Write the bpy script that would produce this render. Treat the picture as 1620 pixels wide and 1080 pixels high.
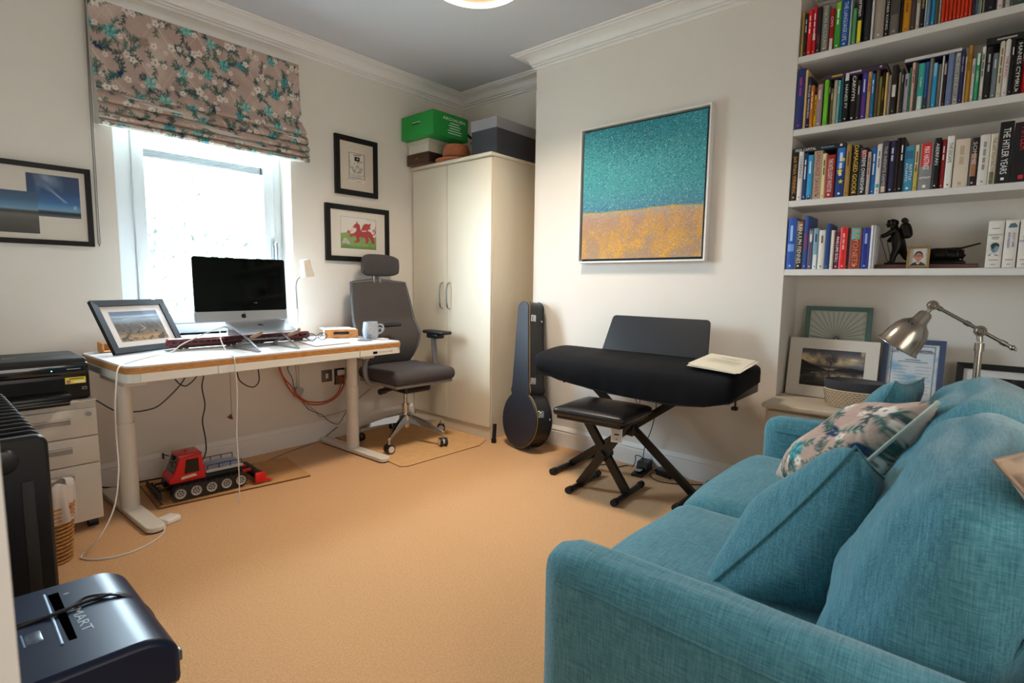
import bpy, bmesh, math, random
import numpy as np
from mathutils import Vector as V, Matrix as MX
for _o in list(bpy.data.objects): bpy.data.objects.remove(_o)
SC = bpy.context.scene; COL = SC.collection
PI = math.pi; rad = math.radians

# ---------------------------------------------------------------- camera
YAW, PITCH, ROLL = rad(41.1156), rad(6.08898), rad(0.75331)
_f = V((math.cos(YAW)*math.cos(PITCH), math.sin(YAW)*math.cos(PITCH), -math.sin(PITCH)))
_r = V((math.sin(YAW), -math.cos(YAW), 0)); _u = _r.cross(_f)
_r2 = _r*math.cos(ROLL)+_u*math.sin(ROLL); _u2 = -_r*math.sin(ROLL)+_u*math.cos(ROLL)
cam_data = bpy.data.cameras.new('camera'); cam = bpy.data.objects.new('camera', cam_data); COL.objects.link(cam)
cam.matrix_world = MX(((_r2.x,_u2.x,-_f.x,0),(_r2.y,_u2.y,-_f.y,0),(_r2.z,_u2.z,-_f.z,1.12),(0,0,0,1)))
cam_data.sensor_width = 36; cam_data.lens = 850.41/1620*36; cam_data.clip_start = 0.02
cam_data.dof.use_dof = True; cam_data.dof.focus_distance = 3.0; cam_data.dof.aperture_fstop = 7.1
SC.camera = cam

# ---------------------------------------------------------------- world, lights, exposure
WORLD_STRENGTH = 64.0
w = bpy.data.worlds.new('sky'); SC.world = w; w.use_nodes = True
nt = w.node_tree; bg = nt.nodes['Background']
geo_n = nt.nodes.new('ShaderNodeTexCoord'); sep = nt.nodes.new('ShaderNodeSeparateXYZ')
ramp = nt.nodes.new('ShaderNodeValToRGB'); mp = nt.nodes.new('ShaderNodeMapRange')
nt.links.new(geo_n.outputs['Generated'], sep.inputs[0]); nt.links.new(sep.outputs['Z'], mp.inputs[0])
mp.inputs[1].default_value = -1; mp.inputs[2].default_value = 1
ramp.color_ramp.elements[0].position = 0.45; ramp.color_ramp.elements[0].color = (0.34,0.35,0.35,1)
ramp.color_ramp.elements[1].position = 0.53; ramp.color_ramp.elements[1].color = (0.68,0.84,1.0,1)
nt.links.new(mp.outputs[0], ramp.inputs[0]); nt.links.new(ramp.outputs[0], bg.inputs[0])
bg.inputs[1].default_value = WORLD_STRENGTH
SC.view_settings.view_transform = 'Standard'; SC.view_settings.look = 'None'
SC.view_settings.gamma = 1; SC.view_settings.use_curve_mapping = False
SC.view_settings.exposure = 0.0
SC.cycles.max_bounces = 14; SC.cycles.diffuse_bounces = 9; SC.cycles.transparent_max_bounces = 16
def area(name, loc, rot, sx, sy, energy, color, portal=False):
    L = bpy.data.lights.new(name, 'AREA'); L.shape = 'RECTANGLE'; L.size = sx; L.size_y = sy
    L.energy = energy; L.color = color
    if portal: L.cycles.is_portal = True
    o = bpy.data.objects.new(name, L); COL.objects.link(o); o.location = loc; o.rotation_euler = rot; return o
area('window_portal', (1.28, 3.80, 1.50), (rad(-90),0,0), 1.0, 1.44, 1, (1,1,1), True)
lamp = bpy.data.lights.new('ceiling_lamp_light','AREA'); lamp.shape='DISK'; lamp.size=.40; lamp.energy = 24; lamp.spread = rad(125); lamp.color = (1.0,0.85,0.69)
lo = bpy.data.objects.new('ceiling_lamp_light', lamp); COL.objects.link(lo); lo.location = (2.016,2.03,2.585)
area('added_rear_fill', (0.85,-.72,1.05), (rad(90),0,0), 1.7, 0.9, 19, (1.0,.90,.80))  # added fill that lifts the shadows

# ---------------------------------------------------------------- helpers
def lin(h, k=1.0):
    if not isinstance(h,str): return tuple(h)
    c=[int(h[i:i+2],16)/255 for i in (0,2,4)]
    return tuple(min(1,((x/12.92) if x<=.04045 else ((x+.055)/1.055)**2.4)*k) for x in c)
MATS={}
def M(name, col='808080', rough=.5, metal=0, spec=.5, var=0, vs=8, bump=0, bs=300, stretch=None, emit=0, trans=0, coat=0, k=1.0, sheen=0, alpha=1):
    if name in MATS: return MATS[name]
    m=bpy.data.materials.new(name); m.use_nodes=True; n=m.node_tree; b=n.nodes['Principled BSDF']; L=n.links
    c=lin(col,k); b.inputs['Base Color'].default_value=(*c,1); b.inputs['Roughness'].default_value=rough
    b.inputs['Metallic'].default_value=metal; b.inputs['Specular IOR Level'].default_value=spec
    b.inputs['Coat Weight'].default_value=coat; b.inputs['Transmission Weight'].default_value=trans
    b.inputs['Sheen Weight'].default_value=sheen; b.inputs['Alpha'].default_value=alpha
    if emit: b.inputs['Emission Color'].default_value=(*c,1); b.inputs['Emission Strength'].default_value=emit
    if var or bump:
        tc=n.nodes.new('ShaderNodeTexCoord'); mpn=n.nodes.new('ShaderNodeMapping'); L.new(tc.outputs['Object'],mpn.inputs[0])
        if stretch: mpn.inputs['Scale'].default_value=stretch
    if var:
        t=n.nodes.new('ShaderNodeTexNoise'); t.inputs['Scale'].default_value=vs; t.inputs['Detail'].default_value=5
        r=n.nodes.new('ShaderNodeValToRGB'); L.new(mpn.outputs[0],t.inputs['Vector']); L.new(t.outputs['Fac'],r.inputs[0])
        r.color_ramp.elements[0].position=.3; r.color_ramp.elements[1].position=.7
        r.color_ramp.elements[0].color=(*[x*(1-var) for x in c],1); r.color_ramp.elements[1].color=(*[min(1,x*(1+var)) for x in c],1)
        L.new(r.outputs[0],b.inputs['Base Color'])
    if bump:
        t2=n.nodes.new('ShaderNodeTexNoise'); t2.inputs['Scale'].default_value=bs; t2.inputs['Detail'].default_value=2
        bp=n.nodes.new('ShaderNodeBump'); bp.inputs['Strength'].default_value=bump; bp.inputs['Distance'].default_value=.004
        L.new(mpn.outputs[0],t2.inputs['Vector']); L.new(t2.outputs['Fac'],bp.inputs['Height']); L.new(bp.outputs[0],b.inputs['Normal'])
    MATS[name]=m; return m
def linen(name,col,dark,rough=.9):
    """woven slub linen: two stretched noises make warp and weft threads"""
    m=bpy.data.materials.new(name); m.use_nodes=True; n=m.node_tree; b=n.nodes['Principled BSDF']; L=n.links
    tc=n.nodes.new('ShaderNodeTexCoord'); fac=[]
    for s in ((420,26,420),(26,420,26)):
        mp_=n.nodes.new('ShaderNodeMapping'); mp_.inputs['Scale'].default_value=s; L.new(tc.outputs['Object'],mp_.inputs[0])
        t=n.nodes.new('ShaderNodeTexNoise'); t.inputs['Scale'].default_value=1; t.inputs['Detail'].default_value=3
        L.new(mp_.outputs[0],t.inputs['Vector']); fac.append(t.outputs['Fac'])
    ad=n.nodes.new('ShaderNodeMath'); ad.operation='ADD'; L.new(fac[0],ad.inputs[0]); L.new(fac[1],ad.inputs[1])
    r=n.nodes.new('ShaderNodeValToRGB'); h=n.nodes.new('ShaderNodeMath'); h.operation='MULTIPLY'; h.inputs[1].default_value=.5
    L.new(ad.outputs[0],h.inputs[0]); L.new(h.outputs[0],r.inputs[0])
    r.color_ramp.elements[0].position=.33; r.color_ramp.elements[1].position=.67
    r.color_ramp.elements[0].color=(*lin(dark),1); r.color_ramp.elements[1].color=(*lin(col),1)
    L.new(r.outputs[0],b.inputs['Base Color']); b.inputs['Roughness'].default_value=rough; b.inputs['Specular IOR Level'].default_value=.2
    b.inputs['Sheen Weight'].default_value=.25; b.inputs['Sheen Roughness'].default_value=.5
    bp=n.nodes.new('ShaderNodeBump'); bp.inputs['Strength'].default_value=.35; bp.inputs['Distance'].default_value=.002
    L.new(h.outputs[0],bp.inputs['Height']); L.new(bp.outputs[0],b.inputs['Normal'])
    MATS[name]=m; return m
def VC(name,rough=.6,spec=.4,coat=0):
    if name in MATS: return MATS[name]
    m=bpy.data.materials.new(name); m.use_nodes=True; n=m.node_tree; b=n.nodes['Principled BSDF']
    a=n.nodes.new('ShaderNodeVertexColor'); a.layer_name='Col'; n.links.new(a.outputs[0],b.inputs['Base Color'])
    b.inputs['Roughness'].default_value=rough; b.inputs['Specular IOR Level'].default_value=spec; b.inputs['Coat Weight'].default_value=coat
    MATS[name]=m; return m
def GLASS(name,tint=(1,1,1),refl=.06):
    m=bpy.data.materials.new(name); m.use_nodes=True; n=m.node_tree; n.nodes.clear()
    o=n.nodes.new('ShaderNodeOutputMaterial'); mx=n.nodes.new('ShaderNodeMixShader'); t=n.nodes.new('ShaderNodeBsdfTransparent'); g=n.nodes.new('ShaderNodeBsdfGlossy')
    t.inputs[0].default_value=(*tint,1); g.inputs['Roughness'].default_value=.02; mx.inputs[0].default_value=refl
    n.links.new(t.outputs[0],mx.inputs[1]); n.links.new(g.outputs[0],mx.inputs[2]); n.links.new(mx.outputs[0],o.inputs[0]); MATS[name]=m; return m

def frame(o,x,y,z):
    x,y,z=V(x).normalized(),V(y).normalized(),V(z).normalized(); o=V(o)
    return MX(((x.x,y.x,z.x,o.x),(x.y,y.y,z.y,o.y),(x.z,y.z,z.z,o.z),(0,0,0,1)))
def TR(loc,rz=0): return MX.Translation(V(loc))@MX.Rotation(rz,4,'Z')
class G:
    def __init__(s,m=None): s.v=[]; s.f=[]; s.M=m or MX(); s.mi=[]; s.c=0
    def add(s,vs,fs):
        n=len(s.v); s.v+=[s.M@V(p) for p in vs]; s.f+=[tuple(i+n for i in f) for f in fs]; s.mi+=[s.c]*len(fs); return s
    def box(s,x0,y0,z0,x1,y1,z1):
        return s.add([(x0,y0,z0),(x1,y0,z0),(x1,y1,z0),(x0,y1,z0),(x0,y0,z1),(x1,y0,z1),(x1,y1,z1),(x0,y1,z1)],
            [(0,3,2,1),(4,5,6,7),(0,1,5,4),(1,2,6,5),(2,3,7,6),(3,0,4,7)])
    def rbox(s,x0,y0,z0,x1,y1,z1,r=.01,seg=2):
        b=bmesh.new(); bmesh.ops.create_cube(b,size=1)
        for v in b.verts: v.co=V(((x0+x1)/2+v.co.x*(x1-x0),(y0+y1)/2+v.co.y*(y1-y0),(z0+z1)/2+v.co.z*(z1-z0)))
        bmesh.ops.bevel(b,geom=b.edges[:],offset=min(r,.49*min(x1-x0,y1-y0,z1-z0)),segments=seg,profile=.5,affect='EDGES')
        b.verts.index_update(); s.add([v.co[:] for v in b.verts],[[v.index for v in f.verts] for f in b.faces]); b.free(); return s
    def tube(s,pts,r,n=6,sub=0,closed=False,caps=True):
        P=[V(p) for p in pts]
        if sub:
            Q=[]; m=len(P)
            for i in range(m if closed else m-1):
                p1,p2=P[i],P[(i+1)%m]; p0=P[i-1] if (i or closed) else p1*2-p2; p3=P[(i+2)%m] if (closed or i+2<m) else p2*2-p1
                for j in range(sub):
                    t=j/sub; Q.append(.5*((2*p1)+(p2-p0)*t+(2*p0-5*p1+4*p2-p3)*t*t+(3*p1-p0-3*p2+p3)*t**3))
            if not closed: Q.append(P[-1])
            P=Q
        m=len(P); R=r if hasattr(r,'__len__') else [r]*m
        if len(R)!=m: R=[R[min(len(R)-1,int(i/(m-1)*(len(R)-1)+.5))] for i in range(m)]
        t0=(P[1]-P[0]).normalized(); a=t0.orthogonal().normalized(); vs=[]; fs=[]
        for i in range(m):
            t=(P[(i+1)%m]-P[i-1]) if closed else (P[min(i+1,m-1)]-P[max(i-1,0)]); t.normalize()
            a=(a-t*a.dot(t)); a=a.normalized() if a.length>1e-6 else t.orthogonal().normalized(); b=t.cross(a)
            for j in range(n): q=2*PI*j/n; vs.append(P[i]+(a*math.cos(q)+b*math.sin(q))*R[i])
        for i in range(m if closed else m-1):
            k=(i+1)%m
            for j in range(n): fs.append((i*n+j,i*n+(j+1)%n,k*n+(j+1)%n,k*n+j))
        if not closed and caps: fs.append(tuple(range(n-1,-1,-1))); fs.append(tuple((m-1)*n+j for j in range(n)))
        return s.add(vs,fs)
    def cyl(s,a,b,r,r2=None,n=16): return s.tube([a,b],[r,r if r2 is None else r2],n)
    def lathe(s,prof,n=24,m=None,sx=1,sy=1):
        m=m or MX(); vs=[]; fs=[]; k=len(prof)
        for r,z in prof:
            for j in range(n): q=2*PI*j/n; vs.append(m@V((r*math.cos(q)*sx,r*math.sin(q)*sy,z)))
        for i in range(k-1):
            for j in range(n): fs.append((i*n+j,i*n+(j+1)%n,(i+1)*n+(j+1)%n,(i+1)*n+j))
        if prof[0][0]>1e-4: fs.append(tuple(range(n-1,-1,-1)))
        if prof[-1][0]>1e-4: fs.append(tuple((k-1)*n+j for j in range(n)))
        return s.add(vs,fs)
    def prism(s,poly,h0,h1,fn=lambda a,b,h:(a,b,h)):
        n=len(poly); vs=[fn(a,b,h0) for a,b in poly]+[fn(a,b,h1) for a,b in poly]
        return s.add(vs,[tuple(range(n-1,-1,-1)),tuple(range(n,2*n))]+[(i,(i+1)%n,n+(i+1)%n,n+i) for i in range(n)])
    def ball(s,c,r,n=12,m=8):
        r=r if hasattr(r,'__len__') else (r,r,r); vs=[]; fs=[]
        for i in range(1,m):
            a=PI*i/m
            for j in range(n): q=2*PI*j/n; vs.append((c[0]+r[0]*math.sin(a)*math.cos(q),c[1]+r[1]*math.sin(a)*math.sin(q),c[2]+r[2]*math.cos(a)))
        vs+=[(c[0],c[1],c[2]+r[2]),(c[0],c[1],c[2]-r[2])]; T=len(vs)-2
        for i in range(m-2):
            for j in range(n): fs.append((i*n+j,(i+1)*n+j,(i+1)*n+(j+1)%n,i*n+(j+1)%n))
        for j in range(n): fs.append((T,j,(j+1)%n)); fs.append((T+1,(m-2)*n+(j+1)%n,(m-2)*n+j))
        return s.add(vs,fs)
    def sheet(s,fn,nu,nv):
        vs=[fn(i/nu,j/nv) for j in range(nv+1) for i in range(nu+1)]; w_=nu+1
        return s.add(vs,[(j*w_+i,j*w_+i+1,(j+1)*w_+i+1,(j+1)*w_+i) for j in range(nv) for i in range(nu)])
def rrect(x0,y0,x1,y1,r,n=4):
    o=[]
    for cx,cy,a in ((x1-r,y1-r,0),(x0+r,y1-r,PI/2),(x0+r,y0+r,PI),(x1-r,y0+r,1.5*PI)):
        for i in range(n+1): q=a+PI/2*i/n; o.append((cx+r*math.cos(q),cy+r*math.sin(q)))
    return o
ORG={}
def tag(o,label=None,cat=None,group=None,kind=None):
    if label: o['label']=label
    if cat: o['category']=cat
    if group: o['group']=group
    if kind: o['kind']=kind
    return o
def thing(name,label,cat,loc,rz=0,group=None):
    o=bpy.data.objects.new(name,None); COL.objects.link(o); o.empty_display_size=.05
    o.location=loc; o.rotation_euler=(0,0,rz); ORG[o]=TR(loc,rz); return tag(o,label,cat,group)
def mk(name,g,mats,inv,ang,recalc=True):
    me=bpy.data.meshes.new(name); me.from_pydata([(inv@p)[:] for p in g.v],[],g.f)
    for m in (mats if isinstance(mats,(list,tuple)) else [mats]): me.materials.append(m)
    if g.c or any(g.mi): me.polygons.foreach_set('material_index',g.mi)
    if recalc:
        b=bmesh.new(); b.from_mesh(me); bmesh.ops.recalc_face_normals(b,faces=b.faces); b.to_mesh(me); b.free()
    if ang:
        me.polygons.foreach_set('use_smooth',[True]*len(me.polygons)); me.set_sharp_from_angle(angle=rad(ang))
    me.update(); return me
def part(name,g,mats,par,ang=35,recalc=True,label=None,kind=None,bev=0,sub=0):
    """one mesh, authored in world coordinates, under its parent"""
    W=ORG[par]; me=mk(name,g,mats,W.inverted(),ang,recalc); o=bpy.data.objects.new(name,me); COL.objects.link(o)
    o.parent=par; ORG[o]=W; tag(o,label,kind=kind); mods(o,bev,sub); return o
def mods(o,bev,sub):
    if bev: m=o.modifiers.new('bevel','BEVEL'); m.width=bev; m.segments=2; m.limit_method='ANGLE'; m.angle_limit=rad(40)
    if sub: m=o.modifiers.new('sub','SUBSURF'); m.levels=sub; m.render_levels=sub
def single(name,g,mats,label=None,cat=None,group=None,kind=None,ang=35,bev=0,sub=0,recalc=True):
    xs=[p.x for p in g.v]; ys=[p.y for p in g.v]; zs=[p.z for p in g.v]
    loc=V(((min(xs)+max(xs))/2,(min(ys)+max(ys))/2,min(zs))); W=MX.Translation(loc)
    me=mk(name,g,mats,W.inverted(),ang,recalc); o=bpy.data.objects.new(name,me); COL.objects.link(o); o.location=loc
    ORG[o]=W; mods(o,bev,sub); return tag(o,label,cat,group,kind)
def struct(name,g,m,par=None,**k):
    if par: return part(name,g,m,par,**k)
    return single(name,g,m,kind='structure',**k)
def text(s,size,mw,mat,par,name='lettering',align='CENTER',fit=None,ext=.0002):
    c=bpy.data.curves.new(name,'FONT'); c.body=s; c.size=size; c.align_x=align; c.align_y='CENTER'; c.extrude=ext; c.resolution_u=2
    o=bpy.data.objects.new(name,c); COL.objects.link(o); c.materials.append(mat); o.parent=par
    sc=1.0
    if fit:
        est=.56*size*len(s); sc=min(1.6,fit/est) if est>0 else 1
    o.matrix_local=ORG[par].inverted()@mw@MX.Diagonal((sc,1,1,1)); ORG[o]=ORG[par]; TEXTS.append(o); return o
TEXTS=[]
def bake_texts():
    """turn the lettering into plain meshes"""
    dg=bpy.context.evaluated_depsgraph_get(); dg.update()
    for o in TEXTS:
        me=bpy.data.meshes.new_from_object(o.evaluated_get(dg)); n=bpy.data.objects.new('tmp',me); COL.objects.link(n)
        n.parent=o.parent; n.matrix_local=o.matrix_local.copy(); nm=o.name; bpy.data.objects.remove(o); n.name=nm
# ---- painting on grids of coloured vertices
def vnoise(w,h,s,seed,octv=4):
    rs=np.random.RandomState(seed); out=np.zeros((h,w)); amp=1; tot=0
    for o in range(octv):
        gw=max(2,int(s*2**o)+1); gh=max(2,int(s*2**o*h/w)+1); g=rs.rand(gh+1,gw+1)
        x=np.linspace(0,gw-1e-3,w); y=np.linspace(0,gh-1e-3,h); xi=x.astype(int); yi=y.astype(int)
        fx=x-xi; fy=(y-yi)[:,None]; fx=fx*fx*(3-2*fx); fy=fy*fy*(3-2*fy)
        a=g[yi][:,xi]*(1-fx)+g[yi][:,xi+1]*fx; b=g[yi+1][:,xi]*(1-fx)+g[yi+1][:,xi+1]*fx
        out+=amp*(a*(1-fy)+b*fy); tot+=amp; amp*=.5
    return out/tot
def hx(c): return np.array([int(c[i:i+2],16)/255 for i in (0,2,4)]) if isinstance(c,str) else np.array(c,float)
class Cv:
    """canvas, x to the right 0..asp, y up 0..1"""
    def __init__(s,w,h,c='ffffff'):
        s.w,s.h=w,h; s.a=np.ones((h,w,3))*hx(c); s.asp=(w-1)/(h-1)
        s.X,s.Y=np.meshgrid(np.linspace(0,s.asp,w),np.linspace(0,1,h)); s.px=1/(h-1)
    def put(s,m,c,al=1.0):
        m=np.clip(m,0,1)[...,None]*al; s.a=s.a*(1-m)+hx(c)*m
    def grad(s,st,y=None):
        y=s.Y if y is None else y
        for i in range(3): s.a[...,i]=np.interp(y,[t for t,_ in st],[hx(c)[i] for _,c in st])
    def ell(s,x,y,rx,ry,c,al=1,rot=0,soft=None):
        dx,dy=s.X-x,s.Y-y; u=dx*math.cos(rot)+dy*math.sin(rot); v=-dx*math.sin(rot)+dy*math.cos(rot)
        d=np.sqrt((u/rx)**2+(v/ry)**2); e=(soft or s.px)/min(rx,ry); s.put((1-d)/e+.5,c,al)
    def line(s,pts,w,c,al=1):
        d=np.full(s.X.shape,9.)
        for (ax,ay),(bx,by) in zip(pts,pts[1:]):
            L=(bx-ax)**2+(by-ay)**2+1e-12; t=np.clip(((s.X-ax)*(bx-ax)+(s.Y-ay)*(by-ay))/L,0,1)
            d=np.minimum(d,np.hypot(s.X-ax-t*(bx-ax),s.Y-ay-t*(by-ay)))
        s.put((w/2-d)/s.px+.5,c,al)
    def poly(s,pts,c,al=1):
        ins=np.zeros(s.X.shape,bool); n=len(pts)
        for i in range(n):
            (x1,y1),(x2,y2)=pts[i],pts[(i+1)%n]
            if y1!=y2: ins^=((y1>s.Y)!=(y2>s.Y))&(s.X<(x2-x1)*(s.Y-y1)/(y2-y1)+x1)
        s.put(ins.astype(float),c,al)
    def rect(s,x0,y0,x1,y1,c,al=1): s.put(((s.X>=x0)&(s.X<=x1)&(s.Y>=y0)&(s.Y<=y1)).astype(float),c,al)
    def speck(s,amt,seed=0): s.a=np.clip(s.a+(np.random.RandomState(seed).rand(s.h,s.w,1)-.5)*amt,0,1)
def lin_arr(a): a=np.clip(a,0,1); return np.where(a<=.04045,a/12.92,((a+.055)/1.055)**2.4)
def setcol(me,arr):
    at=me.color_attributes.new('Col','FLOAT_COLOR','POINT'); c=np.ones((arr.shape[0],4),np.float32); c[:,:3]=lin_arr(arr)
    at.data.foreach_set('color',c.ravel())
def panel(name,cv,o,U,Vv,mat,par,fn=None):
    """flat print: canvas laid on the rectangle origin o, edges U (right) and Vv (up)"""
    o,U,Vv=V(o),V(U),V(Vv); h,w_=cv.h,cv.w; inv=ORG[par].inverted() if par else MX()
    vs=[]
    for j in range(h):
        for i in range(w_):
            u,v=i/(w_-1),j/(h-1); vs.append((inv@(fn(u,v) if fn else o+U*u+Vv*v))[:])
    fs=[(j*w_+i,j*w_+i+1,(j+1)*w_+i+1,(j+1)*w_+i) for j in range(h-1) for i in range(w_-1)]
    me=bpy.data.meshes.new(name); me.from_pydata(vs,[],fs); setcol(me,cv.a.reshape(-1,3)); me.materials.append(mat)
    if fn: me.polygons.foreach_set('use_smooth',[True]*len(fs))
    ob=bpy.data.objects.new(name,me); COL.objects.link(ob)
    if par: ob.parent=par; ORG[ob]=ORG[par]
    else: ORG[ob]=MX()
    return ob
# ---------------------------------------------------------------- room constants (metres, camera foot at the origin)
W, P, AB, CEIL = 3.47, 3.0, 3.28, 2.67      # window wall, chimney breast face, alcove back, ceiling
YB, YC, YR = 2.425, 0.78, -0.75             # left and right ends of the breast, rear wall
wallm = M('wall_paint','ded8cf',.85,spec=.2,var=.015,vs=3,bump=.05,bs=120)
whitep = M('white_paint','e6e4e1',.5,spec=.35)
ceilm = M('ceiling_paint','c6c7cc',.9,spec=.1)
carpet = M('carpet','ce9f6e',.95,spec=.05,var=.13,vs=150,bump=1.0,bs=260,sheen=.25)
struct('floor',G().box(-1.6,YR-.1,-.06,3.5,W+.32,0),carpet)
struct('ceiling',G().box(-1.6,YR-.1,CEIL,3.5,W+.32,CEIL+.08),ceilm)
WX0,WX1,WZ0,WZ1 = .80,1.755,.80,2.22
g=G(); g.box(-.12,W,0,WX0,W+.32,CEIL); g.box(WX1,W,0,3.5,W+.32,CEIL); g.box(WX0,W,0,WX1,W+.32,WZ0); g.box(WX0,W,WZ1,WX1,W+.32,CEIL)
struct('wall_window',g,wallm)
g=G(); g.box(P,YC,0,3.5,YB,CEIL); g.box(AB,YB,0,3.5,W,CEIL); g.box(AB,YR,0,3.5,YC,CEIL)
struct('wall_right',g,wallm)
struct('wall_rear',G().box(-.12,YR-.1,0,3.5,YR,CEIL),wallm)
g=G(); g.box(-.12,.45,0,.02,W,CEIL); g.box(-.12,YR,0,.02,-.45,CEIL); g.box(-.12,-.45,2.05,.02,.45,CEIL)
struct('wall_left',g,wallm)
g=G(); g.box(-1.6,YR-.1,0,-1.5,1.2,CEIL); g.box(-1.5,1.1,0,-.12,1.2,CEIL); g.box(-1.5,YR-.1,0,-.12,YR,CEIL)
struct('wall_hall',g,wallm)
g=G(); g.box(-.125,.438,0,.0345,.45,2.05); g.box(.02,.45,0,.0345,.52,2.11); g.box(-.125,-.45,0,.0345,-.438,2.05); g.box(.02,-.52,0,.0345,-.45,2.11)
g.box(-.125,-.438,2.038,.0345,.438,2.05); g.box(.02,-.45,2.05,.0345,.45,2.11)
struct('door_1',g,M('door_white','cbc7c0',.5))
def sweep(path,prof,closed):
    """profile points (distance from the wall, height) along an inside-left path, mitred"""
    n=len(path); rows=[]
    for i in range(n):
        p=V((*path[i],0)); a=V((*path[i-1],0)) if (closed or i) else None; b=V((*path[(i+1)%n],0)) if (closed or i<n-1) else None
        ds=[(p-a).normalized()] if a is not None else []
        if b is not None: ds.append((b-p).normalized())
        ns=[V((-d.y,d.x,0)) for d in ds]
        m=ns[0] if len(ns)==1 else (ns[0]+ns[1])/(1+ns[0].dot(ns[1]))
        rows.append([p+m*d+V((0,0,z)) for d,z in prof])
    k=len(prof); g=G(); fs=[]
    for i in range(n if closed else n-1):
        j=(i+1)%n
        for q in range(k): fs.append((i*k+q,i*k+(q+1)%k,j*k+(q+1)%k,j*k+q))
    if not closed: fs+= [tuple(range(k)),tuple((n-1)*k+q for q in range(k))]
    return g.add([p for r in rows for p in r],fs)
c0=CEIL
prof=[(0,c0-.094),(.010,c0-.094),(.014,c0-.089),(.014,c0-.080),(.010,c0-.080),(.010,c0-.077),(.024,c0-.077),(.026,c0-.068),(.020,c0-.066),(.030,c0-.064)]
for i in range(7):
    q=PI/2*i/6; prof.append((.034+.062*(1-math.cos(q)),c0-.062+.040*math.sin(q)))
prof+=[(.094,c0-.018),(.108,c0-.018),(.112,c0-.012),(.108,c0-.010),(.126,c0-.010),(.130,c0-.005),(.128,c0),(0,c0)]
loop=[(.02,YR),(AB,YR),(AB,YC),(P,YC),(P,YB),(AB,YB),(AB,W),(.02,W)]
struct('trim_1',sweep(loop,prof,True),whitep,ang=25)
bprof=[(0,0),(.018,0),(.018,.098),(.015,.101),(.015,.108),(.018,.112),(.013,.124),(.007,.131),(.005,.137),(0,.137)]
struct('baseboard_window',sweep([(2.74,W),(.02,W)],bprof,False),whitep,ang=25)
struct('baseboard_right',sweep([(P,YC+.0),(P,YB)],bprof,False),whitep,ang=25)
struct('baseboard_rear',sweep([(.02,YR),(2.78,YR)],bprof,False),whitep,ang=25)
struct('baseboard_left',sweep([(.02,W),(.02,.52)],bprof,False),whitep,ang=25)
# ---------------------------------------------------------------- window
pvc=M('white_window_frame','cfd4d8',.35); chrome=M('chrome','c8c8c8',.15,1); grey=M('grey_metal','8a8c8e',.35,.8)
g=G(); y0,y1=3.61,3.68
for a in ((WX0,y0,WZ0,WX0+.11,y1,WZ1),(WX1-.055,y0,WZ0,WX1,y1,WZ1),(WX0,y0,WZ0,WX1,y1,WZ0+.06),(WX0,y0,WZ1-.06,WX1,y1,WZ1)): g.rbox(*a,r=.006)
win=single('window_1',g,pvc,kind='structure')
sx0,sx1,sz0,sz1=WX0+.11,WX1-.055,WZ0+.06,WZ1-.06
g=G()
for a in ((sx0,3.595,sz0,sx0+.06,3.665,sz1),(sx1-.07,3.595,sz0,sx1,3.665,sz1),(sx0,3.595,sz0,sx1,3.665,sz0+.065),(sx0,3.595,sz1-.065,sx1,3.665,sz1)): g.rbox(*a,r=.008)
part('sash_frame',g,pvc,win)
part('glass_pane',G().box(sx0+.055,3.634,sz0+.06,sx1-.065,3.640,sz1-.06),GLASS('window_glass',(.97,.99,.98)),win)
g=G(); g.rbox(1.672,3.580,1.26,1.698,3.595,1.40,.004); g.cyl((1.685,3.585,1.36),(1.685,3.55,1.36),.009); g.rbox(1.674,3.538,1.24,1.696,3.553,1.375,.006)
part('window_handle',g,M('satin_steel','a8adb2',.3,.9),win)
part('window_sill',G().rbox(WX0-.04,3.42,.765,WX1+.04,3.62,.80,.01),pvc,win,label='white painted sill board')
# slatted blind raised on the sash: a thin bundle of slats on cords
bl=thing('venetian_blind','raised white venetian blind bundle across the window glass','blind',(1.29,3.60,1.83))
for i in range(6): part('slat',G().rbox(.965,3.596,1.815+i*.006,1.63,3.621,1.8185+i*.006,.001,1),M('slat_white','939ca0',.4),bl)
part('bottom_rail',G().rbox(.965,3.594,1.803,1.63,3.623,1.813,.003),M('rail_grey','9aa0a6',.4),bl)
g=G()
for x in (1.02,1.30,1.59): g.cyl((x,3.608,1.85),(x,3.608,2.10),.0012,n=5)
part('lift_cord',g,M('cord_pale','d8dadc',.6),bl); part('head_rail',G().rbox(.965,3.594,2.10,1.63,3.624,2.125,.003),pvc,bl)
part('pull_cord',G().tube([(1.612,3.592,2.1),(1.612,3.59,1.6),(1.613,3.59,1.22),(1.618,3.59,1.21),(1.617,3.592,2.1)],.002,5),M('cord_dark','33383c',.6),bl)
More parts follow.
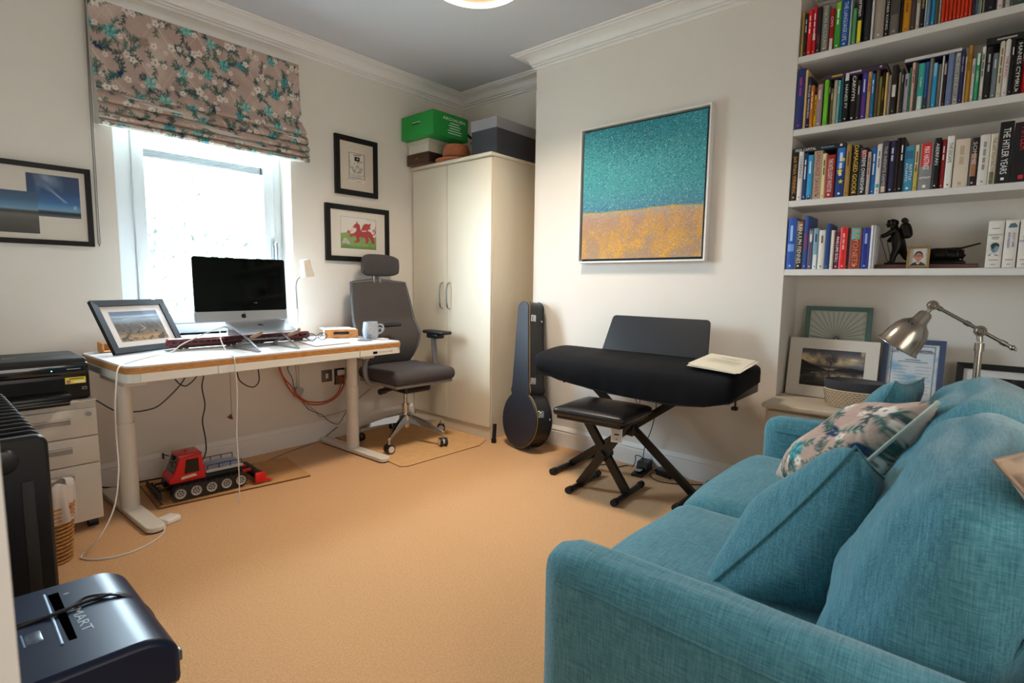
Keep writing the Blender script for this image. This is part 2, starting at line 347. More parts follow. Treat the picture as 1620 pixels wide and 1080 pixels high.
# ---------------------------------------------------------------- outside
gm=M('outside_lawn','868c82',.95,var=.25,vs=1.5)
struct('ground',G().box(-30,4.5,-3.4,34,60,-3.2),gm)
random.seed(11)
leafm=[M('leaves_%d'%i,c,.8,var=.3,vs=4) for i,c in enumerate(('161f19','1b2620','222d26'))]
treelab=['left rounded pale green tree beyond the window','tall middle tree beyond the window pane','low bush beyond the window, right of the trees','far pale tree behind the tall middle one']
for i,(x,y,z,r,h) in enumerate([(2.7,9.6,-3.2,1.2,5.7),(4.1,11.6,-3.2,1.5,6.3),(4.05,8.6,-3.2,.6,4.9),(6.6,17.0,-3.2,2.4,8.0)]):
    t=thing('garden_tree',treelab[i],'tree',(x,y,z))
    part('trunk',G().tube([(x,y,z),(x+.1,y,z+h*.4),(x,y,z+h*.75)],[.2,.14,.08],8),M('bark','6a5a48',.9,var=.3),t)
    g=G()
    for k in range(650):
        a=random.uniform(0,2*PI); b=math.acos(random.uniform(-1,1)); q=random.uniform(.55,1)**.5
        c=V((x+r*q*math.sin(b)*math.cos(a),y+r*q*math.sin(b)*math.sin(a),z+h*.68+r*.85*q*math.cos(b))); s=random.uniform(.05,.12)
        u=V((random.gauss(0,1),random.gauss(0,1),random.gauss(0,1))).normalized(); v=u.orthogonal().normalized()
        g.c=random.randrange(3); g.add([c-u*s,c+v*s*.5,c+u*s,c-v*s*.5],[(0,1,2,3)])
    part('foliage',g,leafm,t,ang=0,recalc=False,kind='stuff')
# ---------------------------------------------------------------- flush ceiling light
cl=thing('ceiling_light','round flush opal ceiling light with a bright rim','ceiling light',(2.016,2.03,CEIL))
mw=MX.Translation((2.016,2.03,0))
part('ceiling_rose',G().lathe([(.0,2.67),(.20,2.67),(.20,2.645),(0,2.645)],32,mw),whitep,cl)
part('glowing_rim',G().lathe([(.20,2.645),(.225,2.638),(.238,2.62),(.236,2.603),(.222,2.595),(.185,2.597),(.185,2.645)],40,mw),M('opal_glow','ffe9cf',.4,emit=2.2),cl)
part('diffuser',G().lathe([(.185,2.606),(.12,2.600),(.0,2.598)],40,mw),M('opal_warm','e6bf98',.5,emit=.5),cl)
# ---------------------------------------------------------------- floral cloth print (roman blind and cushion)
def floral(w,h,hm,seed,base=('a98f86','c0aca0'),scale=1.0):
    """w,h vertices; hm = height in metres, so that motifs keep their size"""
    c=Cv(w,h); R=random.Random(seed); k=scale/hm
    n1=vnoise(w,h,5,seed,4)[...,None]; c.a=hx(base[0])*(1-n1)+hx(base[1])*n1
    n2=np.clip((vnoise(w,h,7,seed+3,3)-.55)*4,0,1); c.put(n2,'cfc3b4',.6)
    W_=c.asp
    for i in range(int(W_/(.20*k))+3):       # pale trellis diagonals
        x=i*.24*k-.6
        c.line([(x,1.1),(x+.45,.45),(x+.8,-.1)],.010*k,'d3c8bd',.55); c.line([(x+.02*k,1.1),(x+.02*k+.45,.45),(x+.8+.02*k,-.1)],.004*k,'c9beb2',.5)
        c.line([(x-.2,-.1),(x+.12,.5),(x+.5,1.1)],.006*k,'cfc4b8',.35)
    def sprig(x,y,a,L,col):
        p=[(x,y)]; 
        for i in range(5):
            a+=R.uniform(-.35,.35); x+=math.cos(a)*L/5; y+=math.sin(a)*L/5; p.append((x,y))
            for s in (1,-1):
                b=a+s*R.uniform(.6,1.1); l=R.uniform(.006,.011)*k; c.ell(x+math.cos(b)*l,y+math.sin(b)*l,l,l*.38,col,.9,b)
        c.line(p,.0032*k,col,.9)
    def white(x,y,r):
        for i in range(5):
            q=2*PI*i/5+x*9; c.ell(x+math.cos(q)*r*.55,y+math.sin(q)*r*.55,r*.55,r*.42,R.choice(['ddd2cb','e4dcd5','d6c8c0']),.95,q)
        c.ell(x,y,r*.2,r*.2,'7a6a50')
    def mum(x,y,r,cols):
        for ring in range(4):
            rr=r*(1-ring*.23); m=int(15-ring*3)
            for i in range(m):
                q=2*PI*i/m+ring*.4; c.ell(x+math.cos(q)*rr*.72,y+math.sin(q)*rr*.72,rr*.34,rr*.17,cols[(i+ring)%len(cols)],.95,q)
        c.ell(x,y,r*.18,r*.18,cols[0])
    G1=['2f5a55','3c6b62','4a5c56','2c4348']; step=.145*k; row=0; y=.02
    while y<1.05:
        x=-.03+(row%2)*step*.5
        while x<W_+.05:
            xx=x+R.uniform(-.025,.025)*k; yy=y+R.uniform(-.02,.02)*k; t=R.random()
            for q in range(R.randrange(3,6)): sprig(xx,yy,R.uniform(0,2*PI),R.uniform(.05,.085)*k,R.choice(G1))
            if t<.42: mum(xx,yy,R.uniform(.024,.034)*k,R.choice([['3a8488','62a5a2','8dbdb6'],['4f9896','84b9b0','a6c9bf'],['2c7079','48919a','6aa8a8']]))
            elif t<.55: mum(xx,yy,.026*k,['9a8478','a89284','8a776c'])
            elif t<.65:
                for q in range(4): c.ell(xx+R.uniform(-.012,.012)*k,yy+R.uniform(-.012,.012)*k,.014*k,.006*k,'273a58',.95,R.uniform(0,3))
            else: white(xx,yy,R.uniform(.018,.026)*k)
            white(xx+R.uniform(.03,.05)*k,yy+R.uniform(-.035,.02)*k,R.uniform(.013,.019)*k)
            if R.random()<.5: white(xx-R.uniform(.02,.05)*k,yy-R.uniform(.01,.04)*k,.012*k)
            x+=step
        y+=step*.72; row+=1
    c.speck(.04,seed); return c
# ---------------------------------------------------------------- roman blind
rb=thing('roman_blind','floral roman blind with teal and white flowers, half drawn above the window','blind',(1.27,3.44,2.51))
prof=[(3.430,2.52),(3.425,2.40),(3.418,2.25),(3.400,2.13),(3.378,2.088),(3.372,2.070),(3.382,2.060),(3.396,2.062),(3.386,2.050),(3.370,2.035),(3.364,2.012),(3.372,1.999),(3.388,1.998),(3.374,1.990),(3.361,1.976),(3.358,1.962),(3.368,1.952),(3.386,1.952),(3.372,1.945),(3.358,1.934),(3.356,1.925),(3.366,1.917),(3.384,1.918),(3.368,1.912),(3.356,1.904),(3.356,1.893),(3.37,1.885)]
arc=[0]
for a,b in zip(prof,prof[1:]): arc.append(arc[-1]+math.hypot(a[0]-b[0],a[1]-b[1]))
NB=190; ts=[arc[-1]*i/(NB-1) for i in range(NB)]
pa=np.interp(ts,arc,[p[0] for p in prof]); pz=np.interp(ts,arc,[p[1] for p in prof])
cv=floral(300,NB,arc[-1],5)
def bl_fn(u,v):
    i=min(NB-1,int(round((1-v)*(NB-1)))); low=min(1,max(0,(2.13-pz[i])/.1))
    x0=.722+.006*low; x1=1.808+.024*low; return V((x0+(x1-x0)*u,pa[i]+.004*math.sin(u*9+pz[i]*40)*low,pz[i]))
panel('floral_fabric',cv,(0,0,0),(1,0,0),(0,0,1),VC('printed_cloth',.9,.1),rb,fn=bl_fn)
poly=[(float(a)+.003,float(b)) for a,b in zip(pa[::3],pz[::3])]+[(3.455,1.90),(3.455,2.52)]
g=G().prism(poly,.7265,1.806,lambda a,b,h:(h,a,b)); part('lining',g,M('blind_lining','c8c2ba',.9),rb,ang=0)
part('head_batten',G().rbox(.722,3.425,2.50,1.808,3.466,2.535,.003),M('batten_white','d8d5d0',.5),rb)
g=G(); g.tube([(.712,3.43,2.51),(.708,3.435,2.0),(.703,3.435,1.30),(.7075,3.435,1.285),(.712,3.438,1.30),(.716,3.44,2.0),(.716,3.44,2.51)],.0026,5)
part('beaded_chain',g,M('chain_grey','7d7a76',.4,.5),rb)
# ---------------------------------------------------------------- framed pictures
blackf=M('black_frame','0a0a0c',.42,spec=.3); mat_w=M('mount_board','d9d0c4',.8); pr=VC('print_paper',.55,.3)
pglass=GLASS('picture_glass',(.98,.98,.98),.022)
def framed(name,label,F,w,h,fw,depth,cv=None,pic=None,frm=None,mount=None,glass=True,lip=.004,group=None):
    """F maps picture plane (x right, y up, z out of the wall) to the world; origin at the lower left back corner"""
    t=thing(name,label,'picture',F@V((w/2,0,0)),0,group); m=frm or blackf
    g=G(F)
    o=[(0,0),(w,0),(w,h),(0,h)]; i_=[(fw,fw),(w-fw,fw),(w-fw,h-fw),(fw,h-fw)]
    for k in range(4):
        a,b,c,d=o[k],o[(k+1)%4],i_[(k+1)%4],i_[k]
        z0,z1=0,depth
        g.add([(a[0],a[1],z0),(b[0],b[1],z0),(c[0],c[1],z0),(d[0],d[1],z0),(a[0],a[1],z1),(b[0],b[1],z1),(c[0],c[1],z1-.002),(d[0],d[1],z1-.002)],[(0,3,2,1),(4,5,6,7),(0,1,5,4),(2,3,7,6),(1,2,6,5),(3,0,4,7)])
    part('frame',g,m,t,ang=0)
    bz=depth-.010 if fw else depth
    part('mount',G(F).box(fw*.9,fw*.9,.001,w-fw*.9,h-fw*.9,bz),mount or mat_w,t,ang=0)
    if cv is not None:
        for c_,(x0,y0,x1,y1) in zip(cv if isinstance(cv,list) else [cv],pic if isinstance(pic,list) else [pic]):
            R3=F.to_3x3(); bz+=.0006
            panel('print',c_,F@V((x0,y0,bz)),R3@V((x1-x0,0,0)),R3@V((0,y1-y0,0)),pr,t)
    if glass: part('glass',G(F).box(fw*.9,fw*.9,depth-.006,w-fw*.9,h-fw*.9,depth-.005),pglass,t,ang=0)
    return t
wallF=lambda x,z: frame((x,W,z),(1,0,0),(0,0,1),(0,-1,0))
# seascape: two overlapping photographs
c1=Cv(120,86); c1.grad([(0,'5c6a78'),(.05,'46525e'),(.09,'1d2730'),(.12,'2a3844'),(.16,'7fa0b8'),(.24,'5f92bc'),(.34,'3c6ea4'),(.6,'33507c'),(1,'3a4a66')])
n=vnoise(120,86,4,1); c1.put(np.clip((n-.55)*3,0,1)*(c1.Y>.3),'8fa6bd',.35)
for i in range(14):
    t_=i/13; c1.line([(.18+.05*t_,1.0-.02*i),(.62+.02*math.sin(i),.68-.006*i),(.95+.12*t_,.37)],.035*(1-.3*t_),'c2cfdb',.10)
c1.ell(.62,.86,.22,.13,'b4c4d4',.35,-.5,.1); c1.ell(.45,.93,.18,.07,'c0cedb',.4,-.4,.08); c1.ell(1.25,.26,.05,.05,'cfdfea',.5,soft=.03)
c2=Cv(110,80); c2.grad([(0,'44423f'),(.3,'54524e'),(.44,'6a6866'),(.49,'55524c'),(.52,'2f3c46'),(.58,'7d99ac'),(.66,'5a86ac'),(.8,'45647f'),(1,'3f5a78')])
c2.put(np.clip((vnoise(110,80,6,2)-.5)*3,0,1)*(c2.Y<.5),'75706a',.4)
framed('framed_picture','wide black-framed seascape print left of the window',wallF(.03,1.282),.662,.384,.024,.022,[c1,c2],[(.415,.135,.615,.335),(.06,.05,.452,.245)])
# pen and ink cartoon
c3=Cv(64,118,'d8cdbf'); c3.rect(.09,.03,.45,.97,'ded5c8')
for a in (((.1,.9),(.44,.9)),((.1,.16),(.44,.16)),((.1,.16),(.1,.9)),((.44,.16),(.44,.9))): c3.line(a,.012,'2a2826',.8)
R_=random.Random(3); c3.rect(.22,.67,.34,.80,'17161a'); c3.rect(.27,.72,.30,.76,'c8c0b4'); c3.line([(.2,.84),(.36,.86)],.02,'2a2826',.8)
for i in range(34):
    x=R_.uniform(.11,.40); y=R_.uniform(.31,.66); c3.line([(x,y),(x+R_.uniform(-.06,.06),y+R_.uniform(-.03,.05))],.008,'2a2826',.75)
for (x,y) in ((.16,.46),(.28,.50),(.36,.44),(.2,.38),(.33,.36)): c3.ell(x,y,.035,.028,'2a2826',.8); c3.ell(x,y,.024,.018,'ddd4c8')
for i in range(4): c3.line([(.12+.01*i,.27-.03*i),(.42-.02*i,.27-.03*i)],.008,'4a4640',.6)
c3.line([(.06,.11),(.24,.12)],.009,'33302c',.8); c3.line([(.26,.07),(.36,.075)],.009,'33302c',.8)
framed('framed_picture','tall black-framed ink cartoon, upper of the two beside the wardrobe',wallF(2.07,1.736),.345,.404,.036,.024,c3,(.075,.085,.27,.32),mount=M('mount_cream','d9cdbd',.8))
# red dragon over green grass
c4=Cv(132,112,'dcd6cf'); c4.poly([(0,0),(1.3,0),(1.3,.42),(.7,.40),(.45,.47),(.2,.5),(0,.47)],'7c9850'); c4.put(np.clip((vnoise(132,112,9,4)-.5)*4,0,1)*(c4.Y<.46),'4f7f3a',.5)
c4.rect(0,0,1.2,.09,'4f7f35',.6)
rd='a8202c'
c4.poly([(.42,.72),(.47,.80),(.50,.79),(.53,.90),(.57,.80),(.62,.79),(.64,.70),(.66,.60),(.72,.56),(.80,.58),(.92,.60),(1.0,.57),(1.05,.50),(1.10,.36),(1.13,.20),(1.05,.18),(1.03,.26),(.98,.36),(.90,.40),(.93,.30),(.88,.19),(.80,.18),(.83,.28),(.80,.37),(.66,.40),(.60,.36),(.62,.25),(.56,.20),(.46,.20),(.42,.24),(.52,.27),(.50,.38),(.44,.42),(.34,.36),(.27,.40),(.33,.46),(.43,.50),(.50,.56),(.52,.66),(.45,.66),(.38,.70)],rd)
c4.poly([(.66,.58),(.74,.78),(.84,.84),(.92,.82),(1.02,.86),(.97,.74),(1.0,.66),(.92,.66),(.9,.58),(.82,.62)],'b02832'); c4.line([(.7,.6),(.84,.82)],.012,'7d1820',.8); c4.line([(.78,.6),(.94,.8)],.012,'7d1820',.8)
c4.line([(1.03,.48),(1.12,.50),(1.16,.58),(1.12,.66),(1.07,.63),(1.10,.58)],.028,rd); c4.line([(1.12,.5),(1.18,.62),(1.19,.74)],.022,rd); c4.poly([(1.14,.70),(1.2,.84),(1.24,.69)],rd)
c4.line([(.44,.7),(.36,.6),(.28,.5)],.03,'e0a890',.7); c4.poly([(.2,.5),(.24,.6),(.28,.54),(.33,.58),(.3,.47)],rd,.9)
c4.poly([(.03,.16),(.10,.3),(.17,.33),(.25,.26),(.30,.14)],'c9c4c4'); 
for i in range(8): c4.line([(.05+.03*i,.16),(.08+.028*i,.28)],.008,'6a6a72',.7)
c4.line([(.2,.34),(.13,.02)],.012,'7a5a40',.8); c4.line([(.86,.955),(1.15,.93)],.012,'8a8680',.7)
for a in (((0,1),(1.18,1)),((0,0),(0,1)),((1.178,0),(1.178,1)),((0,0.004),(1.18,.004))): c4.line(a,.014,'33302c',.7)
framed('framed_picture','wide black-framed red dragon picture, lower one behind the office chair',wallF(1.987,1.268),.524,.394,.036,.024,c4,(.115,.092,.41,.315),mount=M('mount_pale','dcd5ca',.8))
# large painting in a white floating frame on the chimney breast
PY0,PY1,PZ0,PZ1=2.018,1.176,1.262,2.103; pw=PY0-PY1; ph=PZ1-PZ0
pt=thing('beach_painting','large square turquoise and golden speckled painting in a white floating frame','painting',(P-.02,(PY0+PY1)/2,PZ0))
F=frame((P-.003,PY0,PZ0),(0,-1,0),(0,0,1),(-1,0,0)); g=G(F); t_=.010
for a in ((0,0,pw,t_),(0,ph-t_,pw,ph),(0,t_,t_,ph-t_),(pw-t_,t_,pw,ph-t_)): g.box(a[0],a[1],0,a[2],a[3],.046)
part('floating_frame',g,M('frame_white','e2dedb',.45),pt,ang=0)
part('backing',G(F).box(.006,.006,0,pw-.006,ph-.006,.006),M('backing_dark','1f3236',.7),pt,ang=0)
cg=.024; part('stretched_canvas',G(F).box(cg,cg,.006,pw-cg,ph-cg,.034),M('canvas_edge','3c5a5c',.8),pt,ang=0)
N=230; cv=Cv(N,N); rs=np.random.RandomState(8)
tt=cv.Y+ (vnoise(N,N,3,9)-.5)*.03
cv.grad([(0,'a88a68'),(.18,'a98660'),(.30,'ad8a70'),(.355,'a89a88'),(.36,'b8a050'),(.372,'4f7f95'),(.43,'4f8f9c'),(.55,'4a989e'),(.75,'4c9fa4'),(1,'3c92a0')],tt)
sand=(tt<.366); sea=~sand
m=rs.rand(N,N); yel=np.clip((vnoise(N,N,9,10)-.40)*5,0,1); lowish=np.clip(1.25-cv.Y/.36*.75,0.25,1)
cv.put(sand*(m<.46)*yel*lowish,'dea012',.95); cv.put(sand*(m>.88),'8d7f92',.75); cv.put(sand*(m>.985),'d8ccc4',.8); cv.put(sand*((m>.42)&(m<.47)),'9a5f48',.6); cv.put(sand*((m>.5)&(m<.55)),'6f6a6c',.6)
dk=np.clip((vnoise(N,N,5,12)-.35)*3,0,1); m2=rs.rand(N,N)
top=np.exp(-((cv.X-.42)/.35)**2-((cv.Y-.9)/.16)**2); side=np.exp(-((cv.X-.9)/.2)**2-((cv.Y-.6)/.5)**2)
cv.put(sea*(m2<.13+.32*top+.06*side),'175f70',.85); cv.put(sea*(m2>.93),'7fc2b8',.7); cv.put(sea*(m2>.992),'d8e4e0',.9); cv.put(sea*((m2>.4)&(m2<.47))*dk,'2f7f8c',.7)
cv.put(sea*(cv.Y<.47)*((m2>.5)&(m2<.62)),'4a6f92',.7)
panel('painted_surface',cv,F@V((cg,cg,.0345)),V((0,-1,0))*(pw-2*cg),V((0,0,1))*(ph-2*cg),VC('oil_paint',.6,.2),pt)
# ---------------------------------------------------------------- wardrobe
cream=M('wardrobe_cream','d9d0bc',.38,spec=.4); chrome2=M('polished_steel','b9bbbd',.18,1)
wd=thing('wardrobe','tall cream two-door wardrobe in the corner alcove','wardrobe',(3.0,3.03,0))
part('body',G().box(2.768,2.602,.0,3.265,3.462,1.992),cream,wd,ang=0,bev=.002)
part('plinth',G().box(2.760,2.605,0,2.767,3.460,.082),cream,wd,ang=0)
part('top_board',G().rbox(2.730,2.592,1.9925,3.27,3.466,2.016,.006),cream,wd)
for i,(ya,yb,hy) in enumerate(((2.605,3.056,3.026),(3.060,3.460,3.105))):
    d=part('door',G().rbox(2.7485,ya,.088,2.767,yb,1.986,.002,1),cream,wd)
    g=G(); g.tube([(2.748,hy,.925),(2.722,hy,.945),(2.712,hy,1.025),(2.722,hy,1.105),(2.748,hy,1.125)],.0062,8,sub=5)
    part('handle',g,chrome2,d,label='bowed steel handle')
# ---------------------------------------------------------------- boxes on the wardrobe
def boxthing(name,label,lo,hi,m,rz=0,lid=None,lidh=.04,lidm=None,cat='box',group=None):
    cx,cy=(lo[0]+hi[0])/2,(lo[1]+hi[1])/2; t=thing(name,label,cat,(cx,cy,lo[2]),rz,group); g=G(ORG[t])
    a,b,h=(hi[0]-lo[0])/2,(hi[1]-lo[1])/2,hi[2]-lo[2]
    g.rbox(-a+.003,-b+.003,0,a-.003,b-.003,h-(.004 if lid else 0),.003,1); part('body',g,m,t)
    if lid:
        g=G(ORG[t]); z0=h-lidh
        for q in ((-a-.001,-b-.001,z0,a+.001,-b+.0025,h),(-a-.001,b-.0025,z0,a+.001,b+.001,h),(-a-.001,-b+.0025,z0,-a+.0025,b-.0025,h),(a-.0025,-b+.0025,z0,a+.001,b-.0025,h),(-a+.0025,-b+.0025,h-.003,a-.0025,b-.0025,h)): g.box(*q)
        part('lid',g,lidm or m,t,ang=0)
    return t
green=M('green_card','109036',.55); white_ink=M('white_ink','e8ece6',.6)
gb=thing('archive_box','bright green archive box with white lettering on top of the pile','box',(2.815,3.27,2.197))
part('body',G().rbox(2.64,3.085,2.197,2.99,3.455,2.368,.004,1),green,gb)
part('handle_slot',G().rbox(2.6385,3.245,2.292,2.6415,3.325,2.303,.001,1),M('slot_dark','16301c',.9),gb,label='cut-out hand slot')
part('slot_edge',G().rbox(2.637,3.235,2.301,2.6405,3.32,2.307,.001,1),M('slot_edge_pale','b8c8b8',.7),gb)
Fg=lambda x,z: frame((x,3.0845,z),(1,0,0),(0,0,1),(0,-1,0))
text('ARCHAUEN',.03,Fg(2.845,2.328),white_ink,gb,fit=.19)
for i,wd_ in enumerate((.09,.12,.10,.14,.13)):
    part('print_line',G().box(2.85-wd_/2,3.0838,2.300-i*.018,2.85+wd_/2,3.0846,2.3055-i*.018),white_ink,gb,ang=0)
boxthing('card_box','small off-white lidded card box beneath the green archive box',(2.70,3.21,2.100),(2.965,3.455,2.1965),M('off_white_card','cfc8b8',.7),lid=True,lidh=.03)
bw=thing('wooden_case','dark brown wooden case lying at the bottom of the pile on the wardrobe','case',(2.83,3.33,2.0165))
part('case_body',G().rbox(2.69,3.20,2.0165,2.96,3.455,2.0995,.006),M('case_wood','4a2c1c',.5,var=.35,vs=6,stretch=(4,1,14)),bw)
part('case_end',G().rbox(2.70,3.196,2.024,2.95,3.2005,2.092,.004,1),M('case_end_dark','241812',.5),bw)
part('clasp',G().rbox(2.686,3.32,2.054,2.6905,3.35,2.066,.001,1),M('brass_dull','8a6a34',.35,.9),bw)
ht=thing('felt_hat','terracotta felt hat with a flat brim on top of the wardrobe','hat',(2.83,3.045,2.0165))
mwh=MX.Translation((2.83,3.045,2.0165))
part('brim',G().lathe([(.08,.004),(.125,.0),(.155,.004),(.157,.009),(.125,.008),(.08,.012)],36,mwh,1,1.0),M('felt','a4603c',.95,var=.12,vs=40),ht)
part('crown',G().lathe([(.104,.004),(.103,.04),(.096,.09),(.085,.118),(.06,.122),(.03,.112),(0,.108)],36,mwh,1,1.0),MATS['felt'],ht)
part('hat_band',G().lathe([(.1055,.012),(.1055,.034),(.1025,.034),(.1025,.012)],36,mwh),M('felt_band','7a4026',.8),ht)
boxthing('card_box','plain pale box behind the hat, between the two large boxes',(3.04,3.02,2.0165),(3.24,3.19,2.15),M('pale_card','b9ad98',.8))
hn=thing('brass_ornament','small brass coil ornament with a dark arm between green and grey boxes','ornament',(3.0,3.01,2.0165))
brass=M('brass','b08a3c',.22,1)
g=G(); g.tube([(3.0,3.02+.028*math.cos(q),2.085+.042*math.sin(q)) for q in [i*2*PI/16 for i in range(16)]],.009,8,closed=True); part('brass_ring',g,M('iron_dark','15140f',.35,.6),hn)
g=G(); g.tube([(3.002,3.045,2.215),(2.995,3.045,2.19),(2.990,3.03,2.165),(2.990,3.02,2.13),(2.995,3.015,2.09)],.012,8,sub=4); part('brass_hook',g,brass,hn)
g=G(); g.tube([(3.0,3.12,2.275),(2.995,3.06,2.23),(2.995,2.98,2.195)],.010,8); g.cyl((2.995,3.02,2.0165),(2.995,3.02,2.05),.03,.02); part('iron_arm',g,MATS['iron_dark'],hn)
boxthing('storage_box','large charcoal storage box with a light grey lid, right end of the wardrobe',(2.79,2.60,2.0165),(3.235,2.85,2.262),M('charcoal_card','33363c',.7),lid=True,lidh=.072,lidm=M('grey_lid','8b888c',.7))
# ---------------------------------------------------------------- desk
dsk_m=M('desk_white_steel','d9d4cb',.4,spec=.45); bamboo=M('bamboo_edge','b3793c',.5,var=.35,vs=30,stretch=(1,1,6)); topw=M('desk_top_white','cdcbc9',.32,spec=.5)
dk=thing('standing_desk','long white sit-stand desk with bamboo edge below the window','desk',(.615,2.70,0),rad(2.4))
D=ORG[dk]; DL,DD=1.50,.685
g=G(D); g.prism(rrect(0,0,DL,DD,.05,5),.716,.742); part('desk_top_board',g,bamboo,dk)
g=G(D); g.prism(rrect(.004,.004,DL-.004,DD-.004,.048,5),.7422,.750); part('desk_top',g,topw,dk)
g=G(D); g.prism(rrect(.003,.004,DL-.003,DD-.03,.05,5),.676,.7155); part('desk_body',g,dsk_m,dk)
for xa,xb in ((.055,.368),(.374,1.165),(1.171,DL-.05)):
    q=part('drawer',G(D).rbox(xa,-.003,.678,xb,.01,.7145,.001,1),dsk_m,dk)
    if xa>1.1:
        part('display',G(D).box(1.262,-.0045,.689,1.293,-.003,.703),M('black_gloss','060607',.1),q,ang=0)
        for i in range(8): part('button',G(D).box(1.306+i*.0135,-.0042,.693,1.312+i*.0135,-.003,.700),M('button_grey','9a9284',.5) if i<6 else M('button_dark','2a2a2c',.5),q,ang=0)
part('side_vent',G(D).box(-.0015,.35,.686,.001,.60,.708),M('vent_grey','8f8f90',.6),dk,ang=0)
legm=M('desk_leg_white','d4cec4',.35,spec=.5)
for lx in (.075,1.335):
    L_=part('leg',G(D).cyl((lx,.325,.02),(lx,.325,.44),.040,n=28),legm,dk)
    g=G(D); g.cyl((lx,.325,.44),(lx,.325,.676),.034,n=28); g.rbox(lx-.045,.14,.640,lx+.045,.50,.6755,.006); part('upper_tube',g,legm,L_)
    g=G(D); g.prism(rrect(lx-.038,-.03,lx+.038,.675,.036,6),.006,.030); part('foot',g,legm,L_,bev=.004)
    part('foot_pad',G(D).prism(rrect(lx-.034,-.026,lx+.034,.671,.032,5),0,.006),M('rubber_black','111112',.8),L_)
# ---------------------------------------------------------------- all-in-one computer
alu=M('aluminium','c9cacc',.28,.85); blackglass=M('screen_glass','010402',.06,spec=.22)
im=thing('desktop_computer','slim silver all-in-one computer with a dark screen on the desk','computer',(1.345,3.30,.751))
iF=frame((1.078,3.262,.885),(1,.03,.0),(0,.03,1),(.03,-1,.03)); Rx=iF.to_3x3()@V((1,0,0)); 
iF=frame((1.078,3.262,.885),Rx,V((-.001,.045,1))-Rx*V((-.001,.045,1)).dot(Rx),Rx.cross(V((-.001,.045,1))))
w_,h_=.53,.366
part('screen_body',G(iF).prism(rrect(0,0,w_,h_,.012,4),-.010,0),alu,im)
g=G(iF); g.ball((w_/2,h_*.52,-.0365),(.21,.14,.026),24,10); part('rear_bulge',g,alu,im)
part('chin',G(iF).prism(rrect(.0005,.0005,w_-.0005,.058,.012,4),0,.0012),alu,im,ang=0)
part('screen',G(iF).prism(rrect(.0005,.0585,w_-.0005,h_-.0005,.012,4),0,.0014),blackglass,im,ang=0)
def apple(g,cx,cy,s,z):
    pts=[]
    for a in range(26):
        q=2*PI*a/26+PI/2; r=1+.07*math.cos(2*q)+.0; x=r*math.cos(q)*.92; y=r*math.sin(q)*.95
        if abs(x)<.25 and y>0: y-=.16*(1-abs(x)/.25)
        if abs(x)<.2 and y<0: y+=.10*(1-abs(x)/.2)
        if x>0.3: 
            d=math.hypot(x-1.12,y-.12)
            if d<.5: x=1.12-math.sqrt(max(0,.25-(y-.12)**2))
        pts.append((cx+x*s,cy+y*s))
    g.prism(pts,z,z+.0005); g.prism([(cx+.05*s,cy+1.05*s),(cx+.10*s,cy+1.4*s),(cx+.42*s,cy+1.65*s),(cx+.38*s,cy+1.3*s)],z,z+.0005)
inkb=M('logo_black','050506',.3); g=G(iF); apple(g,w_/2,.029,.0155,.0013); part('fruit_logo',g,inkb,im,ang=0)
g=G(); g.prism([(3.275,.99),(3.29,.99),(3.345,.752),(3.325,.752)],1.265,1.425,lambda a,b,h:(h,a,b)); g.box(1.265,3.20,.7505,1.425,3.35,.757)
part('stand',g,alu,im)
# ---------------------------------------------------------------- laptop and its folding riser
lt=thing('laptop','closed silver laptop resting on a folding aluminium riser','laptop',(1.38,3.10,.835))
lF=frame((1.215,2.995,.828),(1,.03,0),V((-.03,.97,.235)),V((0,-.235,.97))); 
g=G(lF); g.prism(rrect(0,0,.315,.218,.012,4),.0,.007); part('base',g,alu,lt)
g=G(lF); g.prism(rrect(0,0,.315,.218,.012,4),.0078,.0135); part('lid',g,M('laptop_lid','aeb6c2',.3,.8),lt)
g=G(lF); apple(g,.157,.118,.017,.0136); part('fruit_logo',g,inkb,lt,ang=0)
ls=thing('laptop_riser','folding aluminium laptop riser with crossed bars under the closed laptop','stand',(1.33,2.97,.7505))
bar=M('riser_alu','a3a5a8',.3,.9)
for x in (1.245,1.455):
    g=G()
    for a,b in (((x-.02,2.80,.756),(x+.005,3.16,.858)),((x-.035,3.10,.756),(x+.02,2.93,.832)),((x-.02,2.80,.756),(x-.035,3.10,.756))): g.tube([a,b],.0058,4)
    sr=part('side_bars',g,bar,ls,ang=0)
    part('front_lip',G().tube([(x+.0,2.955,.814),(x+.035,2.915,.838),(x+.042,2.905,.852)],.009,6),M('lip_tan','9a7a60',.6),sr)
part('cross_bar',G().tube([(1.24,3.05,.795),(1.46,3.05,.795)],.005,6),bar,ls)
# ---------------------------------------------------------------- model train
tr_red=M('train_maroon','58191f',.35,var=.2,vs=30); tr_dk=M('train_dark','1b1718',.5)
for i,(xa,xb) in enumerate(((.905,1.29),(1.30,1.685))):
    t=thing('model_coach',('maroon model train coach, left one of the pair along the desk','maroon model train coach, right one of the pair along the desk')[i],'model train',((xa+xb)/2,3.165,.7565),0,'model train coaches on the desk')
    part('coach_body',G().rbox(xa,3.140,.770,xb,3.192,.808,.012,3),tr_red,t)
    part('coach_roof',G().rbox(xa+.004,3.145,.803,xb-.004,3.187,.8125,.008,2),M('train_roof','6a2a2a',.4),t)
    part('underframe',G().box(xa+.05,3.148,.7625,xb-.05,3.184,.770),tr_dk,t,ang=0)
    for k in range(11): part('window',G().box(xa+.02+k*.032,3.1385,.787,xa+.042+k*.032,3.1402,.799),M('train_glass','140d10',.15),t,ang=0)
    for k in (.06,.30):
        g=G()
        for q in (0,.03): g.cyl((xa+k+q,3.145,.766),(xa+k+q,3.187,.766),.009,n=10)
        part('bogie_wheels',g,tr_dk,t)
tk=thing('toy_track','straight length of model railway track under the maroon coaches','toy track',(1.3,3.165,.7505))
